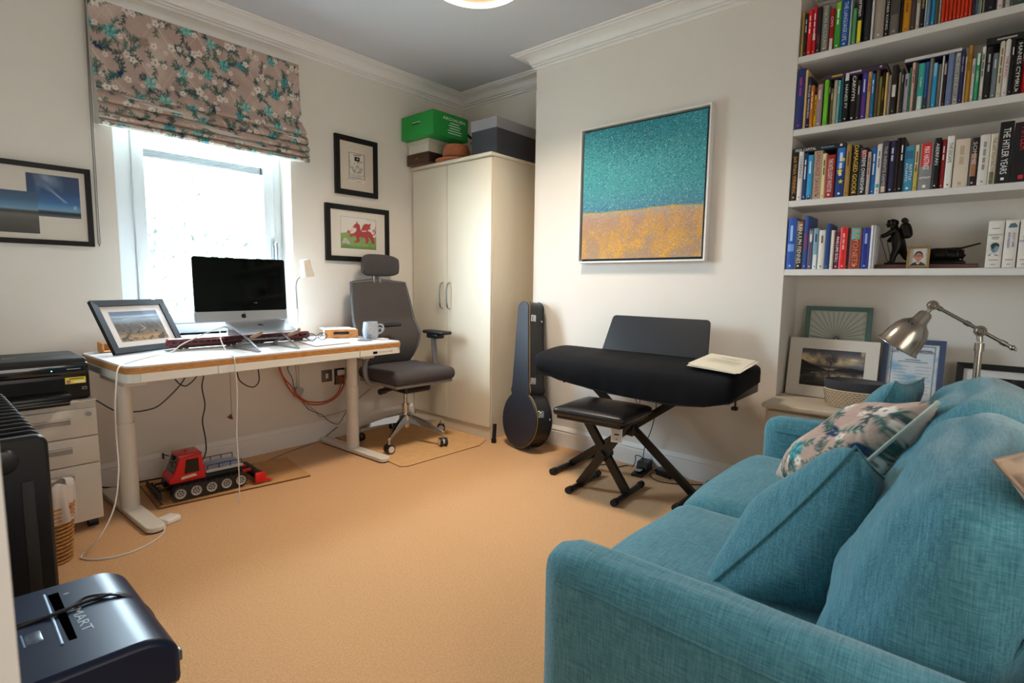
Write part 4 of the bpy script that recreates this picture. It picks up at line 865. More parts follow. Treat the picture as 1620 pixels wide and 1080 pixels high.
for h in (-.09,-.045,0,.045,.09): g.box(-.228-abs(h)*.1,h-.003,.012,-.215-abs(h)*.1,h+.003,.055)
part('snow_blade',g,tblk,sg_,ang=0)
g=G(S)
for sgn in (-1,1): g.box(.16,sgn*.04-.008,.05,.215,sgn*.04+.008,.062)
part('tiller_arms',g,tred,sg_,ang=0)
g=G(S); g.cyl((.235,-.12,.032),(.235,.12,.032),.024,n=14)
for i in range(18):
    a=i*1.1; y=-.115+.23*i/17; g.box(.235+.020*math.cos(a)-.006,y-.005,.032+.020*math.sin(a)-.006,.235+.020*math.cos(a)+.006,y+.005,.032+.020*math.sin(a)+.006)
part('tiller_drum',g,tblk,sg_)
g=G(S); g.rbox(.205,-.140,.004,.262,-.122,.058,.006); g.prism([(.20,.004),(.30,.004),(.262,.02)],-.14,-.122,lambda a,b,h:(a,h,b)); part('tiller_end',g,tred,sg_)
# ---------------------------------------------------------------- sockets and cables under the desk
nick=M('nickel_plate','6e675f',.35,.6); sw=M('switch_white','d8d5d0',.4)
so=thing('wall_switch','square nickel switch plate with a white rocker under the desk','switch',(1.977,W,.41))
part('plate',G().rbox(1.936,W-.008,.413,2.017,W-.0005,.498,.003),nick,so); part('rocker',G().rbox(1.964,W-.013,.438,1.984,W-.008,.473,.002),sw,so)
s2=thing('wall_socket','dark socket with a white plug and orange lead, right of the nickel switch','socket',(2.076,W,.38))
part('plate',G().rbox(2.035,W-.008,.383,2.117,W-.0005,.500,.003),M('plate_dark','2e2a27',.4,.4),s2); part('socket_face',G().rbox(2.045,W-.012,.390,2.107,W-.008,.45,.002),nick,s2)
part('plug',G().rbox(2.050,W-.035,.452,2.100,W-.012,.490,.006),sw,s2); part('orange_plug',G().rbox(2.052,W-.04,.425,2.085,W-.012,.446,.004),M('orange_lead','b4471f',.5),s2)
s3=thing('wall_socket','nickel socket with a black plug, half hidden behind the desk leg','socket',(2.165,W,.41))
part('plate',G().rbox(2.125,W-.008,.413,2.206,W-.0005,.500,.003),nick,s3); part('black_plug',G().rbox(2.132,W-.045,.425,2.185,W-.008,.480,.010),blk,s3)
cblk=M('cable_black','08080a',.4); cwht=M('cable_white','d2cdc6',.45); corg=MATS['orange_lead']; cgry=M('cable_grey','8a857e',.5)
def cable(name,label,pts,r,m,sub=5,group=None): return single(name,G().tube(pts,r,6,sub=sub),m,label,'cable',group)
cable('charging_cable','white cable crossing the desktop, hanging over its left end to the floor',[(1.207,3.11,.852),(1.15,3.08,.868),(1.06,3.07,.84),(.96,3.10,.79),(.90,3.08,.7535),(.80,3.00,.7535),(.68,2.86,.7535),(.625,2.78,.7525),(.597,2.74,.735),(.583,2.72,.66),(.575,2.72,.56),(.578,2.74,.44),(.573,2.72,.30),(.540,2.68,.16),(.475,2.65,.06),(.425,2.67,.006),(.420,2.63,.004),(.467,2.575,.004),(.547,2.555,.004),(.632,2.582,.004),(.700,2.64,.006),(.735,2.72,.014)],.0034,cwht)
ad=thing('power_adapter','small white power adapter on the carpet beside the left desk foot','adapter',(.765,2.76,0)); part('adapter_body',G(TR((.765,2.77,0),rad(20))).rbox(-.035,-.035,.0,.035,.035,.026,.007,3),M('adapter_white','dedad4',.35),ad); part('plug_prongs',G(TR((.765,2.77,0),rad(20))).box(.034,-.012,.006,.046,.012,.02),cwht,ad,ang=0)
cable('charging_cable','white cable hanging straight down from the laptop over the desk front edge',[(1.212,3.09,.850),(1.17,3.08,.872),(1.13,3.04,.868),(1.095,2.97,.83),(1.08,2.88,.78),(1.072,2.80,.7535),(1.064,2.725,.7535),(1.058,2.705,.745),(1.058,2.70,.72),(1.062,2.70,.57),(1.052,2.70,.38),(1.055,2.70,.19),(1.051,2.70,.02)],.0028,cwht)
cable('power_cable','short looping black cable under the desktop, left end',[(.937,3.2,.676),(.945,3.2,.60),(.981,3.2,.555),(1.015,3.2,.56),(1.06,3.2,.61),(1.075,3.2,.676)],.0035,cblk)
cable('power_cable','black cable sagging from the printer to the underside of the desk',[(.553,3.36,.602),(.61,3.30,.53),(.704,3.28,.446),(.768,3.25,.44),(.827,3.25,.44),(.883,3.25,.457),(.97,3.25,.535),(1.015,3.25,.60),(1.03,3.25,.676)],.0035,cblk)
cable('power_cable','wavy black cable dropping from the desk down behind the red snow vehicle',[(1.112,3.25,.676),(1.104,3.25,.59),(1.092,3.25,.523),(1.103,3.25,.421),(1.086,3.25,.333),(1.097,3.25,.229),(1.095,3.25,.148),(1.062,3.25,.09),(1.02,3.28,.02),(1.0,3.33,.0085)],.0035,cblk)
cable('power_cable','black cable loop hanging beneath the middle of the desktop',[(1.245,3.2,.676),(1.262,3.2,.595),(1.276,3.2,.545),(1.319,3.2,.507),(1.359,3.2,.498),(1.386,3.2,.531),(1.383,3.2,.60),(1.37,3.2,.676)],.0035,cblk)
cable('power_cable','black cable lying along the skirting left of the snow vehicle',[(.56,3.43,.06),(.70,3.44,.005),(.823,3.435,.005),(.903,3.42,.005),(.976,3.405,.005),(1.06,3.40,.005)],.004,cblk)
or1=[(1.575,3.37,.676),(1.593,3.38,.574),(1.611,3.38,.517),(1.658,3.38,.418),(1.72,3.38,.346),(1.785,3.38,.298),(1.859,3.38,.279),(1.937,3.38,.287),(2.003,3.38,.317),(2.048,3.38,.371),(2.075,3.40,.416),(2.075,3.428,.434)]
cable('orange_lead','orange lead looping from the dark wall socket up to the desk',or1,.005,corg)
cable('orange_lead','second orange lead, inner one of the orange loop below the desk',[(1.60,3.40,.676),(1.614,3.41,.563),(1.637,3.41,.492),(1.692,3.41,.422),(1.729,3.41,.36),(1.787,3.41,.312),(1.855,3.41,.292),(1.939,3.41,.288),(2.005,3.41,.314),(2.045,3.415,.358),(2.062,3.425,.404),(2.063,3.43,.432)],.0045,corg)
cable('power_cable','thin black cable drooping under the orange leads to the black plug',[(1.673,3.42,.676),(1.673,3.42,.568),(1.672,3.42,.536),(1.699,3.42,.477),(1.71,3.42,.418),(1.734,3.42,.357),(1.792,3.42,.27),(1.811,3.42,.248),(1.859,3.42,.22),(1.907,3.42,.192),(1.956,3.42,.142),(2.007,3.42,.109),(2.04,3.42,.11),(2.075,3.42,.155),(2.107,3.42,.212),(2.14,3.42,.32),(2.155,3.425,.428)],.0024,cblk)
tf=thing('cable_adapter','pale translucent adapter block hanging on grey leads behind the desk','adapter',(1.745,3.43,.35)); part('block',G(frame((1.745,3.43,.375),(.9,0,-.4),(0,1,0),(.4,0,.9))).rbox(-.028,-.012,-.035,.028,.012,.035,.008,3),M('adapter_grey','a8a4a0',.35),tf)
g=G(); g.tube([(1.725,3.43,.676),(1.728,3.43,.60),(1.738,3.43,.405)],.002,5); g.tube([(1.75,3.43,.676),(1.752,3.43,.55),(1.75,3.43,.405)],.002,5); g.tube([(1.755,3.43,.345),(1.818,3.43,.27),(1.865,3.43,.225),(1.906,3.435,.178),(2.007,3.445,.176),(2.097,3.445,.185),(2.16,3.445,.223),(2.323,3.445,.319)],.0024,6,sub=4); part('grey_lead',g,cgry,tf)
cable('network_cable','pale grey cable running along the carpet from the skirting behind the desk',[(1.45,3.28,.0045),(1.555,3.326,.0045),(1.696,3.379,.0045),(1.813,3.41,.0045),(1.90,3.432,.006),(1.96,3.442,.036),(2.04,3.448,.075)],.004,cgry)
rt=thing('hanging_tag','tiny red and black tag hanging on a thin grey string behind the desk','tag',(1.25,3.30,.30)); part('string',G().cyl((1.262,3.30,.33),(1.262,3.30,.676),.0018,n=5),cgry,rt); part('tag_body',G().prism([(1.235,.318),(1.262,.335),(1.268,.30),(1.25,.305)],3.297,3.303,lambda a,b,h:(a,h,b)),M('tag_red','8a1f22',.5),rt,ang=0); part('tag_clip',G().rbox(1.252,3.2955,.306,1.264,3.3045,.318,.002,1),blk,rt)
# ---------------------------------------------------------------- soft shapes
def weld(g,tol=5):
    mp_={}; idx=[]; nv=[]
    for p in g.v:
        k=(round(p.x,tol),round(p.y,tol),round(p.z,tol))
        if k not in mp_: mp_[k]=len(nv); nv.append(p)
        idx.append(mp_[k])
    fs=[]; mi=[]
    for f,m in zip(g.f,g.mi):
        q=[]
        for i in f:
            if idx[i] not in q: q.append(idx[i])
        if len(q)>2: fs.append(tuple(q)); mi.append(m)
    g.v,g.f,g.mi=nv,fs,mi; return g
def softbox(F,hx_,hy,hz,r,bz=0,bx=0,by=0,n=14,wob=0,seed=0):
    """rounded cushion block: half sizes, edge radius, bulge of each pair of faces"""
    R=random.Random(seed); ph=[R.uniform(0,6) for _ in range(6)]
    def put(p):
        x,y,z=p; q=V((x*hx_,y*hy,z*hz)); inn=V((max(-hx_+r,min(hx_-r,q.x)),max(-hy+r,min(hy-r,q.y)),max(-hz+r,min(hz-r,q.z))))
        d=q-inn; q=inn+(d.normalized()*r if d.length>1e-9 else d)
        a,b,c=[1-min(1,abs(t))**2.4 for t in (x,y,z)]
        q.z+=(1 if z>0 else -1)*min(1,abs(z)**3)*bz*a*b; q.x+=(1 if x>0 else -1)*min(1,abs(x)**3)*bx*b*c; q.y+=(1 if y>0 else -1)*min(1,abs(y)**3)*by*a*c
        if wob: q+=V((.5*math.sin(9*y+ph[0]+4*z),.5*math.sin(8*x+ph[1]),math.sin(7*x+5*y+ph[2])+.6*math.sin(13*y-6*x+ph[3])))*wob
        return F@q
    g=G()
    for ax in range(3):
        for s in (-1,1):
            def fn(u,v,ax=ax,s=s):
                p=[0,0,0]; p[ax]=s; p[(ax+1)%3]=(2*u-1)*s; p[(ax+2)%3]=2*v-1; return put(p)
            g.sheet(fn,n,n)
    return weld(g)
def pil_pt(C,t,u,v,s,pinch,seed):
    """C: four corners (lower near, lower far, upper far, upper near) and the normal of a scatter cushion"""
    uu_=u*(1-pinch*(1-v*v)*abs(u)**3); vv_=v*(1-pinch*(1-u*u)*abs(v)**3)
    a,b=(1+uu_)/2,(1+vv_)/2; p=C[0]*(1-a)*(1-b)+C[1]*a*(1-b)+C[2]*a*b+C[3]*(1-a)*b
    k=max(0,(1-u*u)*(1-v*v)); z=t/2*k**.42
    z*=1+.05*math.sin(7*u+seed)+.05*math.sin(6*v+2*seed); z+=.012*math.sin(5*u*v+seed)*k
    return p+C[4]*(z*s)
def pillow(C,t,pinch=.10,n=26,seed=1):
    g=G()
    for s in (1,-1): g.sheet(lambda u,v: pil_pt(C,t,2*u-1,2*v-1,s,pinch,seed),n,n)
    return weld(g)
def seam(C,pinch,r,n=20):
    e=[(-1+2*i/n,-1) for i in range(n)]+[(1,-1+2*i/n) for i in range(n)]+[(1-2*i/n,1) for i in range(n)]+[(-1,1-2*i/n) for i in range(n)]
    return G().tube([pil_pt(C,0,u,v,1,pinch,0) for u,v in e],r,6,closed=True)
# ---------------------------------------------------------------- sofa
teal=linen('teal_linen','5793a0','296072'); teal2=linen('teal_piping','4a8490','2a5c69')
sf=thing('sofa','teal linen two-seat sofa along the near side of the room, facing the window','sofa',(1.65,.2,0))
def blk_(x0,y0,z0,x1,y1,z1,r,**k): return softbox(TR(((x0+x1)/2,(y0+y1)/2,(z0+z1)/2)),(x1-x0)/2,(y1-y0)/2,(z1-z0)/2,r,**k)
part('base_frame',blk_(.87,-.26,.09,2.45,.63,.30,.02),teal,sf,ang=60)
part('backrest',blk_(.85,-.36,.09,2.465,-.19,.745,.06,bz=0),teal,sf,ang=60)
for x0,x1 in ((.835,.962),(2.343,2.470)):
    a=part('arm',blk_(x0,-.345,.075,x1,.655,.585,.052,bx=.006,bz=.006,n=18,wob=.0012),teal,sf,ang=60)
    g=G()
    for xx in (x0-.004,x1+.004): g.tube([(xx+(.004 if xx<x1-.06 else -.004)*abs(2*i/12-1)**2,-.29+.89*i/12,.532) for i in range(13)],.0026,6)
    part('arm_seam',g,teal2,a)
for i,(x0,x1) in enumerate(((.962,1.652),(1.652,2.343))):
    c=part('seat_cushion',blk_(x0,-.16,.285,x1,.700,.430,.05,bz=.030,by=.030,n=18,wob=.002,seed=i),teal,sf,ang=60)
    s=V((0,-.40,.92)).normalized(); Fb=frame(((x0+x1)/2,.012+.01*i,.615),(1,0,0),s,V((1,0,0)).cross(s))
    b=part('back_cushion',softbox(Fb,(x1-x0)/2-.004,.228,.105,.075,bz=.040,bx=.012,by=.028,n=20,wob=.005,seed=4+i),teal,sf,ang=60)
    g=G(); hx2,hy2=(x1-x0)/2-.012,.240
    g.tube([Fb@V((a*hx2,b_*hy2*(1-.02*0),.072)) for a,b_ in [(-1,-.8),(-1,-.3),(-1,.3),(-.97,.86),(-.88,.97),(-.4,1.045),(.4,1.045),(.88,.97),(.97,.86),(1,.3),(1,-.3),(1,-.8)]],.0034,6,sub=4); part('cushion_piping',g,teal2,b)
for x in (.90,2.41):
    for y in (-.29,.58): part('foot',G().cyl((x,y,0),(x,y,.092),.018,.026,n=14),M('sofa_foot','3a2a1c',.5),sf)
# scatter cushions
def scatter(name,label,corners,t,mat,pipe,seed,cvs=None,pipem=None):
    c=[V(p) for p in corners]; n=((c[1]+c[2]-c[0]-c[3]).cross(c[2]+c[3]-c[0]-c[1])).normalized(); C=c+[n]
    t_=thing(name,label,'cushion',(c[0]+c[1]+c[2]+c[3])/4)
    if cvs is None: part('cover',pillow(C,t,.11,26,seed),mat,t_,ang=70)
    else:
        for k,(sg_n,cv) in enumerate(zip((1,-1),cvs)):
            panel('front_cover' if sg_n>0 else 'back_cover',cv,(0,0,0),(1,0,0),(0,1,0),mat,t_,fn=lambda u,v: pil_pt(C,t,(2*u-1)*sg_n,2*v-1,sg_n,.11,seed))
    part('piping',seam(C,.11,pipe),pipem or teal2,t_)
    return t_
def quad(c,w,s,hw,hs):
    c,w,s=V(c),V(w).normalized(),V(s).normalized(); return (c-w*hw-s*hs,c+w*hw-s*hs,c+w*hw+s*hs,c-w*hw+s*hs)
scatter('scatter_cushion','teal linen cushion nearest the camera, standing on the near seat',((1.165,.435,.425),(1.40,.27,.40),(1.47,.03,.65),(1.247,.169,.806)),.27,teal,.0035,1.3)
cvf=floral(110,110,.47,21,('c2aaa2','d6c6bc'),1.15)
scatter('scatter_cushion','pink floral cushion with cream piping in the middle of the sofa',((1.72,.323,.469),(2.05,.515,.435),(2.05,.225,.725),(1.72,.065,.838)),.20,VC('printed_cloth'),.0055,2.1,cvs=[cvf,floral(110,110,.47,33,('a98f84','b9a294'),1.15)],pipem=M('cream_piping','b9c0b4',.8,bump=.5,bs=600))
scatter('scatter_cushion','teal linen cushion standing against the far sofa arm',quad((2.165,.23,.662),(.99,-.13,-.08),(.0,-.40,.91),.18,.18),.13,teal,.003,3.4)
scatter('scatter_cushion','beige cushion propped on the sofa back at the right edge of the frame',((1.0,-.17,.66),(1.28,-.38,.76),(1.25,-.24,.99),(.968,-.028,.890)),.11,M('beige_velvet','a08c78',.9,var=.15,vs=9,sheen=.4),.003,.4,pipem=M('beige_piping','8a7664',.9))
# ---------------------------------------------------------------- banjo case
bc=thing('banjo_case','black hard banjo case leaning on the wall beside the wardrobe','instrument case',(2.76,2.31,0))
vv=V((.150,.095,.984)).normalized(); nn_=V((-.97,.235,.152)); nn_=(nn_-vv*nn_.dot(vv)).normalized(); uu=vv.cross(nn_)
BF=frame((2.700,2.295,.022),uu,vv,nn_)
def bout(grow=0):
    o=[]; R=.190+grow; c=.190
    for i in range(31):
        a=PI/2+.50+(2*PI-1.0)*i/30; o.append((R*math.cos(a),c+R*math.sin(a)))
    # right waist then neck up, round the head, and down the left side
    wr=[(.103,.385),(.092,.42),(.088,.47)]; nk=[(.074,.70),(.062,.90)]
    hd=[(.062*math.cos(PI*i/10),.945+.055*math.sin(PI*i/10)) for i in range(11)]
    s=[(x+grow,y) for x,y in wr+nk]+[(x*(1+grow*14),y+grow*math.sin(PI*k/10)) for k,(x,y) in enumerate(hd)]
    l=[(-x-grow,y) for x,y in (wr+nk)[::-1]]
    return o+s+l
TH=.135
caseM=M('case_leather','0d1016',.34,spec=.6,bump=.25,bs=900); caseF=M('case_leather_face','131b2a',.32,spec=.7,bump=.3,bs=900)
g=G(BF); g.prism(bout(),-TH,-.012); part('case_shell',g,caseM,bc,ang=50)
g=G(BF); g.prism(bout(.001),-.0115,0); part('case_lid',g,caseF,bc,ang=50,bev=.004)
g=G(BF); g.tube([(x,y,-.012) for x,y in bout(.002)],.0022,5,closed=True); part('tan_stitching',g,M('stitch_tan','a98a4e',.7),bc)
g=G(BF); g.tube([(x,y,-TH+.002) for x,y in bout(.0015)],.004,5,closed=True); part('back_binding',g,caseM,bc)
def latch(y,x,w=.045,h=.035):
    g=G(BF); g.rbox(x-.002,y-w/2,-.03-h,x+.0035,y+w/2,-.02,.002,1); g.rbox(x,y-w*.3,-.035-h*.6,x+.007,y+w*.3,-.032,.002,1); return g
for y,x in ((.88,.066),(.45,.0895),(.235,.187)): part('latch',latch(y,x),chrome2,bc,ang=0)
g=G(BF)
for y,x in ((.86,.068),(.20,.192)): g.ball((x,y,-TH+.02),.008,8,6)
part('steel_stud',g,chrome2,bc)
g=G(BF); g.tube([(-.090,.40,-.06),(-.115,.42,-.06),(-.115,.50,-.06),(-.090,.52,-.06)],.007,6,sub=3); part('carry_handle',g,blk,bc)
g=G(BF)
for x in (-.07,.07): g.cyl((x,.018,-.05),(x,-.004,-.05),.010,n=10)
part('rubber_feet',g,blk,bc)
ft=thing('guitar_stand_foot','small black folded stand leg on the carpet left of the banjo case','stand',(2.72,2.52,0)); part('stand_leg',G().tube([(2.722,2.535,.012),(2.745,2.548,.13)],.014,8),blk,ft); part('rubber_end',G().cyl((2.719,2.533,0),(2.723,2.536,.03),.017,n=12),M('rubber_black'),ft)
# ---------------------------------------------------------------- keyboard under its cover, on an X stand
kb=thing('covered_keyboard','long electric piano under a black cloth cover, against the chimney breast','keyboard',(2.67,1.42,.55))
clothm=M('cover_cloth','08090e',.8,spec=.2,bump=.15,bs=400)
ys=np.linspace(0,1,41); zb=lambda y: float(np.interp(y,[.80,.86,.95,1.11,1.5,1.79,1.935,2.0,2.06],[.60,.585,.56,.542,.552,.583,.617,.645,.66]))
secs=[]
for i,t in enumerate(ys):
    yb=2.055-(2.055-.805)*t; yf=1.992-(1.992-.80)*t; e=min(1,min(t/.035,(1-t)/.02)) if t<.5 else min(1,(1-t)/.02); e=max(0,e)**.5
    b=zb(yf); k=.62+.38*e; wv=.0012*math.sin(i*1.7)+.002*math.sin(i*.5)
    pr2=[(2.885,yb,.635+.0*wv),(2.887,yb,.700),(2.880,yb,.730),(2.80,yb,.738+wv*.4),(2.66,.5*(yb+yf),.740-.008*abs(math.sin(i*.5))),(2.52,yf,.729+wv*.4),(2.463,yf,.715),(2.444,yf,.690+wv),(2.440+wv,yf,.64),(2.450+wv*1.5,yf,b+.02),(2.455+wv*1.5,yf,b)]
    cx,cz=2.67,.68
    secs.append([(cx+(x-cx)*(1 if e>=1 else .86+.14*e),y,cz+(z-cz)*(1 if e>=1 else k)) for x,y,z in pr2])
g=G(); k=len(secs[0]); g.add([p for s_ in secs for p in s_],[(i*k+j,i*k+j+1,(i+1)*k+j+1,(i+1)*k+j) for i in range(40) for j in range(k-1)]+[tuple(range(k)),tuple(40*k+j for j in range(k))])
cvr=part('cloth_cover',g,clothm,kb,ang=50); m_=cvr.modifiers.new('sub','SUBSURF'); m_.levels=1; m_.render_levels=2
part('keyboard_body',G().rbox(2.48,.83,.585,2.875,1.98,.70,.01),M('keyboard_black','0b0b0c',.4),kb)
rF=frame((2.800,1.715,.735),(0,-1,0),V((.10,0,.2)),V((-.9,0,.45))); rF=frame((2.800,1.715,.735),(0,-1,0),V((.36,0,.93)),V((0,-1,0)).cross(V((.36,0,.93))))
def rest_pt(x,y): return (x,y)
rp=[(.0,0),(.645,0)]+[(.600+.022*math.cos(a),.198+.022*math.sin(a)) for a in (0,.5,1.05,1.57)]+[(.045+.022*math.cos(a),.198+.022*math.sin(a)) for a in (1.57,2.1,2.6,3.14)]
g=G(rF); g.prism(rp,-.006,.006); part('music_rest',g,M('rest_black','14161b',.32,spec=.5),kb,ang=0,bev=.002)
g=G(); g.cyl((2.70,.884,.60),(2.70,.884,.525),.005,n=8); g.rbox(2.685,.872,.512,2.715,.900,.53,.004); part('cord_lock',g,blk,kb)
g=G(); g.tube([(2.455+.0015*math.sin(i*1.7),1.992-(1.992-.80)*i/40,zb(1.992-(1.992-.80)*i/40)+.001) for i in range(1,40)],.004,6); part('elastic_hem',g,clothm,kb)
stm=M('stand_black','0c0c0d',.35,spec=.5)
ks=thing('keyboard_stand','black X-frame keyboard stand under the covered piano','stand',(2.70,1.44,0))
def bar_(a,b,w,d,side,g): # flat tube from a to b
    a,b=V(a),V(b); t=(b-a).normalized(); s=V(side); n=t.cross(s).normalized()
    vs=[p+s*(i*w/2)+n*(j*d/2) for p in (a,b) for i,j in ((-1,-1),(1,-1),(1,1),(-1,1))]
    return g.add(vs,[(3,2,1,0),(4,5,6,7)]+[(i,(i+1)%4,4+(i+1)%4,4+i) for i in range(4)])
for xo,(ya,za),(yb,zb_) in ((2.685,(1.842,.022),(1.10,.578)),(2.715,(1.075,.022),(1.78,.578))):
    lg=part('leg',bar_((xo,ya,za),(xo,yb,zb_),.028,.042,(1,0,0),G()),stm,ks,ang=0,bev=.003)
    g=G(); g.tube([(2.50,ya,.020),(2.93,ya,.020)],.016,10); part('foot_bar',g,stm,lg)
    for x in (2.50,2.93): part('foot_cap',G().tube([(x-.018,ya,.0195),(x+.018,ya,.0195)],.0195,10),M('rubber_black'),lg)
    part('top_bar',G().tube([(2.50,yb,.572),(2.87,yb,.572)],.012,8),stm,lg)
part('pivot_bolt',G().cyl((2.662,1.448,.313),(2.738,1.448,.313),.022,n=16),chrome,ks); part('pivot_plate',G().rbox(2.66,1.40,.285,2.67,1.49,.345,.008),stm,ks)
# sheet music
sm=thing('sheet_music','stack of cream sheet music lying on the right end of the black cover','sheet music',(2.6,.91,.735))
pmus=M('music_paper','d9d2bf',.8)
for i in range(6):
    d=i*.0045; R=random.Random(i); a,b=R.uniform(-.012,.012),R.uniform(-.012,.012)
    q=[(2.50+a,1.045+b,.7335+d*.6),(2.752+a,1.03+b,.744+d*1.3),(2.722+a,.80+b,.741+d*.9),(2.455+a,.80+b,.7275+d*.3)]
    q=[V(p)+V((0,0,.004)) for p in q]; g=G(); g.add([p for p in q]+[p+V((0,0,.0016)) for p in q],[(3,2,1,0),(4,5,6,7)]+[(j,(j+1)%4,4+(j+1)%4,4+j) for j in range(4)])
    part('sheet',g,pmus if i else M('music_magenta','b04a9a',.6),sm,ang=0)
top=[V(p)+V((0,0,.0068+.0045*0)) for p in ((2.50,1.045,.7335+.0135),(2.752,1.03,.744+.02925),(2.722,.80,.741+.02025),(2.455,.80,.7275+.00675))]
def tp(u,v): return top[0]*(1-u)*(1-v)+top[3]*u*(1-v)+top[2]*u*v+top[1]*(1-u)*v
g=G()
for v,a,b in ((.80,.30,.72),(.74,.36,.66),(.62,.2,.8),(.56,.16,.84),(.5,.16,.84),(.4,.18,.8)):
    g.add([tp(a,v),tp(b,v),tp(b,v+.012),tp(a,v+.012)],[(0,1,2,3)])
part('print_lines',g,M('ink_faded','a79f8c',.8),sm,ang=0,recalc=False)
# ---------------------------------------------------------------- stool
sl_=thing('piano_stool','black padded folding stool on X legs in front of the covered piano','stool',(2.46,1.48,0),rad(4)); Q=ORG[sl_]
vin=M('black_vinyl','121214',.34,spec=.5)
part('padded_seat',softbox(Q@TR((-.02,0,.458)),.188,.205,.024,.022,bz=.012,n=16),vin,sl_,ang=60)
part('seat_board',G(Q).rbox(-.19,-.185,.418,.15,.185,.437,.006),stm,sl_)
for xo,s in ((-.012,1),(.022,-1)):
    lg=part('leg',bar_(Q@V((xo,.135*s,.018)),Q@V((xo,-.145*s,.420)),.030,.046,Q.to_3x3()@V((1,0,0)),G()),stm,sl_,ang=0,bev=.003)
    part('foot_bar',G(Q).tube([(-.12,.135*s,.0175),(.19,.135*s,.0175)],.0145,10),stm,lg)
    for x in (-.13,.19): part('foot_cap',G(Q).tube([(x-.012,.135*s,.0185),(x+.022,.135*s,.0185)],.0182,10),M('rubber_black'),lg)
part('pivot_knob',G(Q).cyl((-.05,-.002,.21),(.06,-.002,.21),.028,n=18),stm,sl_)
part('lock_plate',G(Q).prism([(-.09,.39),(-.155,.405),(-.15,.33),(-.11,.335)],.03,.036,lambda a,b,h:(h,a,b)),stm,sl_,ang=0)
tgF=frame((2.335,1.365,.332),(.35,-.94,0),V((.12,.05,.99)),V((-.94,-.35,.0)))
tg=thing('hang_tag','white card tag with a red mark hanging from the stool','tag',(2.34,1.34,.33))
part('tag_card',G(tgF).box(0,0,0,.056,.074,.0015),M('tag_white','d9d6d0',.6),tg,ang=0)
part('tag_border',G(tgF).prism([(.006,.008),(.05,.008),(.05,.066),(.006,.066)],.0016,.0019),M('tag_cream','c2beb2',.6),tg,ang=0)
part('tag_bar',G(tgF).box(.016,.036,.002,.040,.044,.0024),M('tag_ink','1c1c22',.6),tg,ang=0); part('tag_dot',G(tgF).box(.024,.014,.002,.032,.020,.0024),M('tag_red2','b03040',.6),tg,ang=0)
part('string',G().tube([tgF@V((.02,.074,.001)),tgF@V((.03,.095,-.005)),(2.36,1.37,.437)],.0014,5,sub=3),blk,tg)
# pedal, adapter, leads on the carpet
pd=thing('sustain_pedal','black sustain pedal with a silver lever on the carpet under the piano','pedal',(2.90,1.475,0)); pF=TR((2.90,1.472,0),rad(8))
g=G(pF); g.prism([(-.10,0),(-.10,.014),(-.02,.02),(.0,.062),(.085,.062),(.085,0)],-.034,.034,lambda a,b,h:(a,h,b)); part('housing',g,blk,pd,ang=0,bev=.003)
g=G(pF); g.rbox(-.085,-.019,.026,.0,.019,.034,.006); part('pedal_lever',g,chrome2,pd)
pa_=thing('power_brick','black power brick on the carpet by the skirting under the piano','adapter',(2.93,1.33,0)); part('brick_body',G(TR((2.93,1.335,0),rad(-10))).rbox(-.03,-.05,.0,.03,.05,.042,.005),blk,pa_); part('cord_relief',G(TR((2.93,1.335,0),rad(-10))).cyl((0,.05,.02),(0,.075,.015),.006,n=8),blk,pa_)
cable('piano_lead','thin black lead dropping from the piano to the sustain pedal',[(2.86,1.40,.60),(2.93,1.415,.43),(2.935,1.419,.362),(2.94,1.443,.262),(2.945,1.476,.173),(2.95,1.492,.11),(2.955,1.495,.066)],.0026,cblk)
cable('piano_lead','black lead curling on the carpet from the stool to the pedal',[(2.80,1.74,.0035),(2.86,1.70,.0035),(2.86,1.63,.0035),(2.93,1.60,.0035),(2.945,1.56,.0035),(2.93,1.535,.05),(2.92,1.53,.085),(2.925,1.50,.086),(2.94,1.49,.066)],.0028,cblk)
cable('piano_lead','black lead running along the carpet from the power brick towards the sofa',[(2.90,1.42,.0035),(2.85,1.39,.0035),(2.816,1.326,.0035),(2.836,1.254,.0035),(2.89,1.17,.0035),(2.942,1.10,.0035),(2.95,1.0,.0035)],.0028,cblk)
cable('piano_lead','thin black lead hanging in a wide curve from the left of the piano underside',[(2.80,1.58,.585),(2.88,1.56,.50),(2.93,1.545,.42),(2.94,1.535,.38),(2.93,1.52,.44),(2.88,1.50,.585)],.0022,cblk)
